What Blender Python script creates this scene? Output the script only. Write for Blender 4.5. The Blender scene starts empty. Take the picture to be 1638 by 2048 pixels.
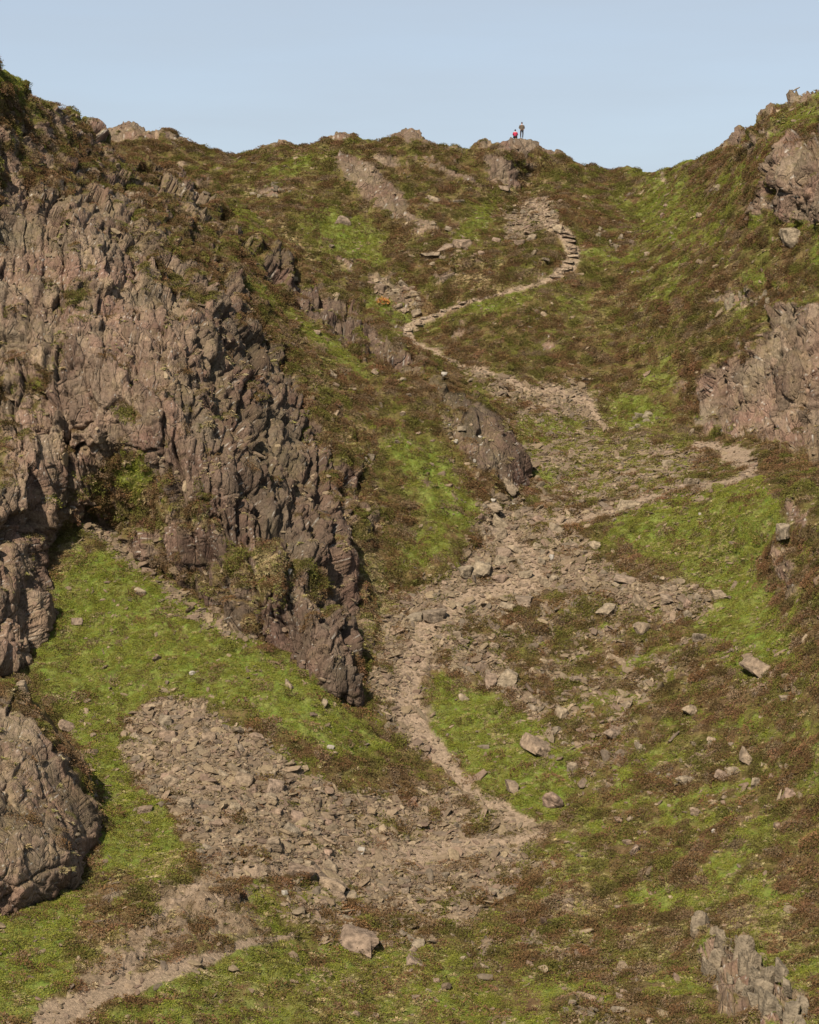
import bpy, bmesh, math, random
import numpy as np
from mathutils import Vector, Matrix, Euler

# ---------------------------------------------------------------- camera, sky, sun
scene = bpy.context.scene
FPX = 3650.0                      # focal length in photograph pixels (1638 wide)
PITCH = math.radians(-5.0)
cam_d = bpy.data.cameras.new('camera')
cam = bpy.data.objects.new('camera', cam_d)
scene.collection.objects.link(cam)
scene.camera = cam
cam.location = (0, 0, 0)
cam.rotation_euler = (math.radians(90) + PITCH, 0, 0)
cam_d.sensor_fit = 'HORIZONTAL'
cam_d.sensor_width = 36.0
cam_d.lens = 36.0 * FPX / 1638.0
cam_d.clip_start = 0.5
cam_d.clip_end = 5000

SUN_EL = math.radians(44)
SUN_DIR = Vector((-0.40, -0.92, 0)).normalized() * math.cos(SUN_EL) + Vector((0, 0, math.sin(SUN_EL)))
world = bpy.data.worlds.new('World')
scene.world = world
world.use_nodes = True
wn = world.node_tree.nodes
wl = world.node_tree.links
wn.clear()
sky = wn.new('ShaderNodeTexSky')
sky.sky_type = 'NISHITA'
sky.sun_disc = False
sky.sun_elevation = SUN_EL
sky.sun_rotation = math.atan2(SUN_DIR.x, SUN_DIR.y)
sky.altitude = 500
sky.air_density = 1.0
sky.dust_density = 1.6
sky.ozone_density = 1.6
bg = wn.new('ShaderNodeBackground')
bg.inputs['Strength'].default_value = 0.070
hs = wn.new('ShaderNodeHueSaturation')
hs.inputs['Saturation'].default_value = 0.80
hs.inputs['Value'].default_value = 1.0
# very faint high cloud
tc = wn.new('ShaderNodeTexCoord')
mp = wn.new('ShaderNodeMapping'); mp.inputs['Scale'].default_value = (3, 3, 22)
cn = wn.new('ShaderNodeTexNoise'); cn.inputs['Scale'].default_value = 1.6; cn.inputs['Detail'].default_value = 5
cr = wn.new('ShaderNodeMapRange'); cr.inputs['From Min'].default_value = 0.35; cr.inputs['From Max'].default_value = 0.8
cr.inputs['To Min'].default_value = 0.58; cr.inputs['To Max'].default_value = 0.80
cm = wn.new('ShaderNodeMix'); cm.data_type = 'RGBA'
cm.inputs['B'].default_value = (3.35, 3.85, 4.45, 1)
wo = wn.new('ShaderNodeOutputWorld')
wl.new(sky.outputs['Color'], hs.inputs['Color'])
wl.new(tc.outputs['Generated'], mp.inputs['Vector']); wl.new(mp.outputs['Vector'], cn.inputs['Vector'])
wl.new(cn.outputs['Fac'], cr.inputs['Value']); wl.new(cr.outputs['Result'], cm.inputs['Factor'])
wl.new(hs.outputs['Color'], cm.inputs['A']); wl.new(cm.outputs['Result'], bg.inputs['Color'])
wl.new(bg.outputs['Background'], wo.inputs['Surface'])

sun_d = bpy.data.lights.new('sun', 'SUN')
sun = bpy.data.objects.new('sun', sun_d)
scene.collection.objects.link(sun)
sun_d.energy = 4.2
sun_d.angle = math.radians(0.6)
sun_d.color = (1.0, 0.90, 0.76)
sun.rotation_euler = SUN_DIR.to_track_quat('Z', 'Y').to_euler()

scene.view_settings.view_transform = 'Standard'
scene.view_settings.look = 'None'
scene.view_settings.gamma = 1.0
scene.view_settings.exposure = 1.10
scene.render.film_transparent = False

# ---------------------------------------------------------------- noise toolbox (numpy)
RNG = np.random.default_rng(7)
PERM = RNG.permutation(4096).astype(np.int64)

def hsh(i, j, k, s=0):
    return PERM[(PERM[(PERM[(i + s * 131) & 4095] + j) & 4095] + k) & 4095]

GR = RNG.normal(size=(4096, 3)); GR /= np.linalg.norm(GR, axis=1)[:, None]

def perlin(P, s=0):
    F = np.floor(P).astype(np.int64); f = P - F
    w = f * f * f * (f * (f * 6 - 15) + 10)
    out = 0
    for a in (0, 1):
        for b in (0, 1):
            for c in (0, 1):
                g = GR[hsh(F[:, 0] + a, F[:, 1] + b, F[:, 2] + c, s)]
                d = (g[:, 0] * (f[:, 0] - a) + g[:, 1] * (f[:, 1] - b) + g[:, 2] * (f[:, 2] - c))
                wx = w[:, 0] if a else 1 - w[:, 0]
                wy = w[:, 1] if b else 1 - w[:, 1]
                wz = w[:, 2] if c else 1 - w[:, 2]
                out = out + d * wx * wy * wz
    return out * 1.6

def fbm(P, octv=4, s=0, lac=2.03, gain=0.5):
    a = 1.0; o = 0; t = 0
    Q = P.copy()
    for n in range(octv):
        o = o + a * perlin(Q, s + n * 7); t += a
        a *= gain; Q = Q * lac + 3.7
    return o / t

RV = RNG.random((4096, 8))

def voronoi(P, s=0, box=False):
    """nearest cell: returns F1, F2, random row, offset from cell centre"""
    F = np.floor(P).astype(np.int64)
    n = len(P)
    d1 = np.full(n, 9e9); d2 = np.full(n, 9e9); h1 = np.zeros(n, np.int64)
    off = np.zeros((n, 3))
    for a in (-1, 0, 1):
        for b in (-1, 0, 1):
            for c in (-1, 0, 1):
                G = F + np.array([a, b, c])
                h = hsh(G[:, 0], G[:, 1], G[:, 2], s)
                v = P - (G + 0.15 + 0.7 * RV[h, :3])
                if box:
                    a_ = np.abs(v); d = (np.maximum(np.maximum(a_[:, 0], a_[:, 1]), a_[:, 2]) + .18 * a_.sum(1)) ** 2
                else:
                    d = (v * v).sum(1)
                m = d < d1
                d2 = np.where(m, d1, np.minimum(d2, d))
                d1 = np.where(m, d, d1)
                h1 = np.where(m, h, h1)
                off[m] = v[m]
    return np.sqrt(d1), np.sqrt(d2), RV[h1], off

def sstep(a, b, x):
    t = np.clip((x - a) / (b - a), 0, 1)
    return t * t * (3 - 2 * t)

# ---------------------------------------------------------------- pixel <-> world
CP, SP = math.cos(PITCH), math.sin(PITCH)

def ray(u, v):
    x = (np.asarray(u, float) - 819.0) / FPX
    y = (1024.0 - np.asarray(v, float)) / FPX
    return np.stack([x + 0 * y, CP - y * SP + 0 * x, SP + y * CP + 0 * x], -1)   # forward depth 1

class TPS:
    def __init__(self, pts, lam=0.02):
        p = np.array(pts, float)
        self.X = p[:, :2] / 1000.0; self.z = p[:, 2]
        n = len(p)
        A = np.zeros((n + 3, n + 3))
        d = np.linalg.norm(self.X[:, None] - self.X[None], axis=2)
        A[:n, :n] = self.k(d) + np.eye(n) * lam * 0.02
        A[:n, n] = 1; A[:n, n + 1:] = self.X
        A[n, :n] = 1; A[n + 1:, :n] = self.X.T
        self.w = np.linalg.solve(A, np.concatenate([self.z, [0, 0, 0]]))
    @staticmethod
    def k(r):
        return np.where(r > 1e-9, r * r * np.log(np.maximum(r, 1e-9)), 0)
    def __call__(self, u, v):
        sh = np.shape(u)
        Q = np.stack([np.ravel(u), np.ravel(v)], 1) / 1000.0
        o = self.w[-3] + Q @ self.w[-2:]
        for i in range(len(self.X)):
            o = o + self.w[i] * self.k(np.hypot(Q[:, 0] - self.X[i, 0], Q[:, 1] - self.X[i, 1]))
        return o.reshape(sh)

def polydist(u, v, poly, closed=False):
    """distance to a polyline, nearest point, and its interpolated extra columns"""
    p = np.array(poly, float)
    if closed: p = np.vstack([p, p[:1]])
    best = np.full(u.shape, 9e9); near = np.zeros(u.shape + (p.shape[1],))
    for i in range(len(p) - 1):
        a, b = p[i], p[i + 1]
        dx, dy = b[0] - a[0], b[1] - a[1]
        t = np.clip(((u - a[0]) * dx + (v - a[1]) * dy) / (dx * dx + dy * dy + 1e-9), 0, 1)
        d = np.hypot(u - a[0] - t * dx, v - a[1] - t * dy)
        m = d < best
        best = np.where(m, d, best)
        near[m] = (a + t[..., None] * (b - a))[m]
    return best, near

def inside(u, v, poly):
    p = np.array(poly, float)[:, :2]
    r = np.zeros(u.shape, bool)
    j = len(p) - 1
    for i in range(len(p)):
        c = ((p[i, 1] > v) != (p[j, 1] > v)) & (u < (p[j, 0] - p[i, 0]) * (v - p[i, 1]) / (p[j, 1] - p[i, 1] + 1e-12) + p[i, 0])
        r ^= c; j = i
    return r

def sdpoly(u, v, poly):           # positive inside
    d, _ = polydist(u, v, [q[:2] for q in poly], True)
    return np.where(inside(u, v, poly), d, -d)

def blob(u, v, cu, cv, ru, rv, rot=0):
    c, s = math.cos(math.radians(rot)), math.sin(math.radians(rot))
    a = (u - cu) * c + (v - cv) * s; b = -(u - cu) * s + (v - cv) * c
    return np.exp(-((a / ru) ** 2 + (b / rv) ** 2))

# ---------------------------------------------------------------- shape of the fell
SKYLINE = [(-2500, 200), (-400, 240), (0, 250), (150, 262), (195, 264), (205, 258), (232, 251), (268, 246), (285, 253), (305, 259), (330, 258),
    (350, 263), (365, 275), (390, 287), (413, 298), (440, 300), (470, 303), (500, 300), (530, 290), (550, 286), (580, 287), (610, 291),
    (640, 281), (650, 271), (665, 268), (685, 263), (700, 267), (715, 278), (735, 281), (760, 278), (775, 268), (800, 260), (819, 254),
    (838, 258), (850, 268), (858, 280), (880, 290), (905, 293), (925, 302), (940, 298), (955, 291), (965, 286), (978, 285), (985, 290),
    (1000, 287), (1020, 281), (1033, 279), (1065, 279), (1075, 285), (1085, 293), (1100, 296), (1125, 298), (1135, 308), (1150, 318),
    (1175, 325), (1195, 332), (1210, 345), (1225, 341), (1255, 336), (1280, 338), (1290, 342), (1320, 340), (1340, 333), (1370, 325),
    (1400, 313), (1430, 303), (1440, 290), (1460, 270), (1480, 258), (1510, 245), (1530, 226), (1550, 211), (1580, 196), (1610, 189),
    (1638, 187), (1700, 180), (2000, 150), (4500, 120)]
CREST_A = [(-2500, -160), (-400, -120), (-100, 62), (0, 122), (20, 145), (45, 165), (60, 192), (80, 208), (100, 222), (118, 215), (140, 226), (160, 245),
    (190, 266), (205, 285), (240, 305), (280, 322), (310, 330), (345, 335), (375, 350), (400, 370), (440, 390), (480, 415), (520, 445),
    (560, 472), (600, 515), (640, 545), (680, 575), (720, 605), (760, 632), (800, 660), (850, 700), (900, 745), (940, 775), (980, 810),
    (1020, 855), (1045, 905), (1056, 960)]
CREST_C = [(-2500, 1180), (-400, 1230), (-100, 1330), (0, 1368), (40, 1385), (70, 1420), (110, 1475), (150, 1530), (172, 1580), (200, 1640), (203, 1690),
    (188, 1740), (150, 1790)]

PB = [(-400, 2300, 76), (300, 2300, 80), (800, 2300, 83), (1300, 2300, 79), (2000, 2300, 70),
    (0, 2048, 87), (450, 2040, 91), (819, 2048, 94), (1250, 2040, 92), (1638, 2048, 86), (1900, 2048, 80),
    (-300, 1850, 92), (120, 1880, 95), (430, 1800, 100), (620, 1850, 101), (560, 1885, 99), (900, 1850, 105), (1250, 1850, 103), (1638, 1850, 95),
    (0, 1650, 107), (320, 1600, 111), (560, 1640, 111), (800, 1680, 114), (1080, 1670, 114), (1400, 1600, 112), (1638, 1600, 106),
    (200, 1300, 127), (450, 1400, 121), (620, 1400, 122), (800, 1450, 125), (850, 1250, 135), (1150, 1400, 127), (1450, 1350, 122), (1638, 1300, 116),
    (1000, 1100, 144), (1250, 1130, 139), (1450, 1130, 134), (1600, 1100, 128),
    (1050, 1010, 150), (1270, 1003, 147), (1440, 980, 142), (1530, 960, 139), (1620, 980, 132), (1800, 1000, 122),
    (1100, 900, 161), (1300, 890, 160), (1440, 890, 158), (1530, 905, 152), (1210, 856, 166), (1638, 900, 148), (1800, 900, 140),
    (1500, 850, 158), (1420, 720, 165), (1600, 750, 155), (1550, 620, 163), (1638, 600, 158),
    (1000, 760, 172), (1180, 720, 174), (850, 650, 183), (820, 700, 178), (1000, 590, 182), (1150, 530, 186), (1250, 600, 180), (1400, 550, 172),
    (1500, 430, 172), (1600, 440, 165), (1560, 350, 168), (1638, 290, 167), (1620, 200, 178), (1440, 300, 190), (1900, 200, 165), (1900, 600, 148),
    (1110, 430, 193), (1050, 370, 206), (1200, 350, 207), (1300, 345, 202), (1300, 430, 194), (950, 400, 198),
    (900, 480, 190), (780, 590, 186), (700, 470, 192), (740, 370, 199), (560, 440, 192), (560, 380, 198), (590, 335, 202), (680, 290, 205),
    (820, 275, 205), (940, 330, 203), (1035, 285, 205), (1010, 340, 203), (1120, 320, 206), (450, 310, 207), (270, 270, 207), (0, 270, 212),
    (300, 420, 196), (500, 600, 182), (700, 750, 172), (850, 900, 158), (400, 900, 155), (100, 700, 165), (100, 1000, 139), (-300, 1000, 139),
    (-300, 500, 180), (450, 1150, 134), (700, 1150, 142), (100, 1250, 128), (-200, 1350, 123)]
DB = TPS(PB)

CONTACT_A = [(-300, 1345), (-100, 1345), (0, 1340), (60, 1325), (80, 1260), (85, 1180), (125, 1060), (165, 1045), (270, 1115), (390, 1190),
    (500, 1275), (620, 1352), (680, 1398), (712, 1400), (735, 1330), (755, 1250), (765, 1190), (820, 1172), (890, 1160), (930, 1120),
    (970, 1070), (1000, 1020), (1045, 980)]
PA = [(-300, 0, 140), (0, 140, 152), (60, 210, 156), (190, 280, 168), (300, 335, 178), (440, 400, 181), (560, 480, 176), (700, 600, 168),
    (850, 710, 161), (980, 820, 156), (1045, 930, 153.5),
    (-300, 600, 133), (0, 350, 147), (0, 600, 139), (150, 450, 148), (150, 700, 136.5), (0, 900, 132), (60, 1000, 130.5), (200, 900, 134),
    (-200, 950, 127), (-300, 1150, 123), (300, 400, 162), (330, 520, 152), (280, 650, 141), (300, 850, 132), (400, 650, 144), (400, 850, 134), (430, 980, 131),
    (500, 640, 155), (480, 480, 168), (600, 640, 163), (560, 800, 147), (520, 1000, 134), (600, 1100, 131), (650, 950, 142), (700, 800, 154),
    (680, 1100, 135), (670, 1250, 127.5), (690, 1360, 124), (720, 1150, 137.5), (730, 980, 145), (800, 850, 152), (850, 1000, 146), (900, 900, 151),
    (940, 1000, 148.3), (850, 1100, 142), (420, 1100, 130.5), (300, 1030, 133.5), (180, 1000, 137), (560, 1250, 127), (30, 1150, 127), (40, 1280, 125)]
ct = np.array(CONTACT_A, float)
ctD = DB(ct[:, 0], ct[:, 1])
for (a, b), d in zip(CONTACT_A, ctD):
    PA.append((a, b, float(d) - 0.2))
nrm_out = []
for i in range(len(ct)):
    t = ct[min(i + 1, len(ct) - 1)] - ct[max(i - 1, 0)]
    n = np.array([-t[1], t[0]]); n /= np.linalg.norm(n)
    q = ct[i] + n * 60
    if i % 2 == 0:
        PA.append((q[0], q[1], float(DB(np.array([q[0]]), np.array([q[1]]))[0]) + 7))
DA = TPS(PA)

PC = [(-300, 1250, 110), (0, 1400, 108), (60, 1440, 107), (0, 1550, 102), (100, 1600, 104), (0, 1700, 97), (120, 1700, 100.5), (185, 1650, 107),
    (-300, 1600, 92), (-300, 1800, 88), (170, 1730, 105)]
for (a, b) in [(-300, 1900), (0, 1822), (60, 1810), (120, 1775), (165, 1755)]:
    PC.append((a, b, float(DB(np.array([a]), np.array([b]))[0]) - 0.3))
    PC.append((a + 15, b + 60, float(DB(np.array([a + 15.]), np.array([b + 60.]))[0]) + 6))
DC = TPS(PC)

# ---------------------------------------------------------------- painted ground classes, traced on the fell
GREEN_POLY = [
    ([(60, 1335), (90, 1200), (150, 1090), (240, 1100), (390, 1205), (480, 1275), (640, 1365), (730, 1440), (790, 1500), (640, 1515),
      (530, 1440), (400, 1395), (300, 1385), (250, 1440), (240, 1500), (270, 1560), (340, 1640), (370, 1720), (330, 1770), (200, 1740), (190, 1560), (130, 1450)], 1.0),
    ([(-300, 1860), (0, 1830), (120, 1790), (165, 1740), (170, 1830), (130, 1900), (160, 1960), (60, 2030), (-300, 2100)], .85),
    ([(190, 2060), (330, 1945), (590, 1872), (660, 1960), (640, 2300), (100, 2300)], .55),
    ([(640, 1880), (800, 1860), (1000, 1930), (1100, 2048), (900, 2300), (640, 2100)], .5),
    ([(1280, 1005), (1440, 975), (1530, 955), (1570, 1040), (1520, 1120), (1570, 1250), (1600, 1330), (1500, 1310), (1390, 1260), (1440, 1190), (1330, 1130), (1200, 1080)], 1.0),
    ([(870, 1340), (960, 1380), (1090, 1450), (1150, 1560), (1110, 1660), (1000, 1600), (900, 1520), (840, 1430)], .85),
    ([(1010, 810), (1160, 830), (1230, 865), (1380, 880), (1380, 990), (1150, 1000), (1050, 950)], .55),
    ([(500, 1760), (580, 1850), (560, 1870), (490, 1800)], .9),
]
GREEN_BLOB = [(860, 950, 75, 50, 35, 1), (800, 890, 60, 35, 35, .9), (900, 1015, 70, 50, 30, 1), (850, 1095, 55, 55, 0, .9), (650, 690, 130, 22, 38, .9),
    (720, 740, 60, 20, 40, .6), (595, 328, 75, 22, -18, 1), (690, 470, 90, 50, 10, .95), (725, 512, 60, 20, 5, .9), (510, 455, 75, 16, 33, .85),
    (775, 615, 70, 22, 25, 1), (965, 425, 25, 45, 30, .95), (930, 470, 30, 45, 20, .7), (980, 612, 110, 20, -18, .9), (1330, 410, 90, 95, 0, .75),
    (1350, 560, 100, 50, 0, .45), (1190, 510, 45, 25, 0, .7), (1270, 825, 75, 38, 10, .95), (1320, 755, 50, 60, 0, .7), (1110, 610, 70, 40, -20, .35),
    (1600, 235, 60, 22, -15, .8), (1590, 445, 60, 14, 20, .8), (1410, 460, 60, 60, 0, .5), (520, 590, 16, 50, -35, .9), (265, 950, 35, 32, 0, 1),
    (20, 150, 30, 50, -30, .8), (40, 205, 20, 60, -15, .5), (470, 1230, 60, 40, 30, .5), (590, 1520, 60, 22, 20, .7), (30, 300, 40, 30, 0, .3),
    (500, 370, 20, 8, 0, .4), (1500, 1450, 120, 60, -10, .4), (1350, 1500, 200, 25, 10, .45), (1400, 1640, 120, 30, -5, .5), (1250, 1640, 160, 26, 30, .4),
    (1380, 1230, 140, 40, 20, .35), (1210, 1660, 90, 25, 30, .5), (640, 1790, 50, 30, 0, .8), (830, 1800, 40, 30, 0, .5), (980, 1870, 110, 40, 20, .5),
    (420, 1680, 25, 20, 0, .6), (720, 1990, 100, 50, 0, .4), (1050, 1960, 80, 60, 30, .45), (1330, 1340, 60, 30, 0, .3), (430, 1120, 40, 20, 30, .4),
    (380, 1900, 20, 10, 0, .4), (160, 1050, 30, 20, 40, .6), (250, 1080, 20, 10, 0, .5), (1140, 600, 80, 20, -25, .5)]
DRY_BLOB = [(500, 385, 28, 18, 0, .9), (590, 480, 90, 10, 42, .9), (690, 545, 70, 9, 38, .7), (1075, 368, 75, 12, -5, 1), (1000, 385, 60, 12, 0, .7),
    (960, 555, 90, 40, 10, .6), (850, 470, 60, 40, 0, .45), (740, 1120, 30, 70, -10, .9), (765, 1230, 30, 80, -5, .85), (650, 800, 30, 100, -20, .5), (560, 1140, 120, 60, 10, .7),
    (400, 1060, 90, 40, 20, .6), (1340, 1095, 30, 25, 0, .5), (1240, 915, 190, 55, 6, .75), (1290, 1880, 60, 50, 20, .6), (1530, 1850, 110, 60, 20, .65),
    (430, 290, 50, 10, 0, .5), (765, 605, 14, 10, 0, 1), (40, 645, 30, 25, 0, .9), (1160, 1800, 50, 90, -20, .7), (330, 1730, 60, 25, 20, .6), (1100, 790, 120, 40, 15, .5),
    (880, 720, 80, 20, 30, .5), (1430, 1090, 60, 70, 0, .4), (1050, 430, 60, 60, 0, .4), (1250, 600, 120, 40, 0, .35), (1440, 650, 80, 60, 0, .4),
    (700, 880, 30, 60, -20, .6), (380, 1960, 80, 30, 0, .35), (760, 1980, 130, 60, 0, .3), (200, 1880, 60, 40, 0, .4), (450, 1840, 90, 30, 0, .5), (640, 310, 90, 12, 0, .5),
    (1010, 1480, 80, 20, 40, .4), (1350, 1420, 30, 20, 0, .4), (120, 1110, 30, 60, 0, .6), (730, 450, 40, 14, 0, .3)]
SCREE_POLY = [
    ([(300, 1388), (400, 1405), (520, 1470), (560, 1505), (680, 1572), (790, 1572), (930, 1572), (1060, 1652), (1095, 1668), (1060, 1700), (1050, 1770),
      (950, 1840), (850, 1870), (740, 1810), (700, 1770), (560, 1745), (400, 1745), (375, 1690), (300, 1580), (230, 1500), (260, 1420)], .86),
    ([(960, 1000), (1030, 990), (1130, 1050), (1200, 1090), (1250, 1150), (1440, 1185), (1400, 1245), (1300, 1235), (1180, 1195), (1100, 1190), (1040, 1210), (960, 1260),
      (1010, 1340), (1115, 1425), (1090, 1445), (980, 1375), (880, 1335), (850, 1380), (830, 1430), (885, 1515), (830, 1512), (790, 1470), (740, 1400), (750, 1300), (770, 1190),
      (880, 1160), (940, 1080)], .74),
    ([(880, 712), (1040, 765), (1160, 760), (1215, 855), (1150, 850), (990, 795)], .8),
    ([(1000, 430), (1060, 395), (1115, 400), (1115, 450), (1060, 470), (1010, 490), (1000, 460)], .9),
    ([(900, 470), (1000, 500), (960, 560), (870, 520)], .22),
    ([(1040, 860), (1210, 860), (1420, 895), (1430, 990), (1150, 1060), (1050, 1000)], .42), ([(900, 1230), (1130, 1200), (1200, 1330), (1130, 1430), (980, 1300)], .22), ([(1000, 780), (1200, 850), (1060, 900), (1010, 850)], .35), ([(1300, 1240), (1560, 1300), (1620, 1420), (1250, 1330)], .15),
    ([(700, 550), (830, 570), (850, 640), (790, 610), (720, 580)], .4),
    ([(160, 1020), (200, 1040), (330, 1160), (470, 1260), (520, 1300), (440, 1280), (300, 1170), (150, 1060)], .7),
    ([(900, 1180), (1200, 1180), (1350, 1330), (1230, 1600), (1130, 1560), (1060, 1480), (980, 1370)], .30),
    ([(1250, 1480), (1600, 1520), (1600, 1620), (1350, 1590)], .10),
    ([(400, 1742), (700, 1765), (760, 1830), (900, 1872), (1010, 1850), (970, 1940), (820, 1905), (680, 1910), (600, 1860), (540, 1800)], .38),
    ([(1060, 1700), (1180, 1800), (1250, 1930), (1120, 1960), (1000, 1860)], .18),
    ([(1110, 2000), (1260, 2000), (1260, 2100), (1110, 2100)], .3),
]
PATHS = [
    [(40, 2100, 40), (110, 2035, 38), (180, 2003, 30), (300, 1958, 20), (420, 1914, 14), (520, 1880, 10), (590, 1866, 4)],
    [(215, 1985, 10), (265, 1930, 8), (290, 1895, 8), (303, 1855, 8), (345, 1810, 8), (400, 1778, 8), (470, 1748, 8)],
    [(470, 1750, 8), (620, 1742, 10), (720, 1722, 20), (860, 1700, 20), (960, 1682, 14), (1085, 1667, 5)],
    [(1090, 1668, 5), (1060, 1648, 13), (1000, 1618, 17), (940, 1578, 13), (900, 1535, 12), (865, 1495, 24), (830, 1450, 26), (812, 1420, 24), (815, 1370, 27),
     (835, 1300, 22), (850, 1260, 26), (890, 1215, 22), (950, 1190, 16), (1060, 1158, 24), (1060, 1120, 22), (1020, 1085, 20), (990, 1045, 14)],
    [(1040, 1040, 6), (1140, 1042, 10), (1220, 1020, 7), (1275, 1000, 6), (1370, 974, 5), (1460, 963, 6), (1505, 942, 15), (1490, 918, 22), (1430, 895, 16), (1390, 888, 6)],
    [(1215, 858, 4), (1190, 830, 12), (1170, 798, 16), (1150, 790, 8)],
    [(1150, 790, 8), (1060, 775, 8), (960, 742, 6), (900, 720, 5), (840, 690, 5), (810, 668, 12), (822, 650, 11), (870, 628, 6), (930, 606, 6), (1000, 588, 5), (1060, 572, 5), (1100, 560, 9)],
    [(1100, 560, 9), (1135, 535, 14), (1145, 500, 16), (1135, 475, 14), (1105, 452, 12), (1085, 425, 16), (1070, 405, 12)],
    [(650, 520, 2), (960, 470, 2)][:0] or [(1325, 345, 3), (1335, 375, 3)],
]
ROCK_BLOB_B = [(262, 258, 85, 28, 0, 1.1), (350, 272, 45, 16, 20, .8), (820, 262, 56, 26, 10, 1.1), (680, 268, 46, 18, 0, 1.1), (1035, 284, 72, 24, 0, 1.15), (745, 372, 110, 32, 38, 1.35),
    (770, 320, 60, 14, 15, .8), (1000, 335, 40, 26, 35, 1), (550, 384, 52, 14, 5, .8), (775, 575, 65, 28, 33, .9), (915, 350, 90, 8, 22, .9), (550, 288, 60, 11, 0, .85), (1105, 298, 42, 15, 15, .9),
    (1175, 326, 36, 12, 15, .8), (610, 292, 30, 8, 0, .6), (970, 288, 26, 14, 0, 1), (740, 284, 30, 8, 0, .6), (1065, 330, 50, 10, 10, .5), (560, 420, 40, 16, 0, .4),
    (1540, 210, 70, 20, -30, .9), (1610, 196, 60, 18, -8, .9), (1465, 266, 46, 18, -38, .9), (1510, 270, 70, 22, -30, .7), (1460, 590, 60, 22, 0, .7), (1500, 700, 40, 30, 0, .5),
    (1130, 1810, 50, 70, -30, .45), (1400, 330, 30, 8, -20, .4), (1580, 1150, 30, 90, -25, .7), (1600, 1030, 50, 40, 0, .5), (1500, 1975, 135, 58, 38, 1.1), (1170, 2035, 50, 18, 5, .8), (1610, 980, 40, 25, 0, .5),
    (1281, 845, 28, 18, 0, .5), (1390, 760, 60, 60, 0, .45), (430, 1795, 110, 40, 10, .6), (300, 1850, 110, 50, -15, .6), (220, 1790, 50, 40, 0, .6), (230, 1930, 70, 30, -20, .45), (1090, 1498, 40, 12, 30, .5),
    (820, 1590, 130, 8, 40, .3), (640, 1770, 90, 20, 5, .5), (480, 1735, 120, 18, 5, .5)]
ROCK_POLY_B = [
    ([(1500, 420), (1535, 380), (1540, 300), (1580, 272), (1700, 250), (1900, 300), (1900, 500), (1640, 450), (1560, 440)], 1.0),
    ([(1535, 640), (1550, 600), (1638, 610), (1900, 600), (1900, 930), (1640, 930), (1570, 900), (1480, 880), (1390, 850), (1400, 760), (1440, 730), (1530, 700)], 1.0),
]

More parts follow.
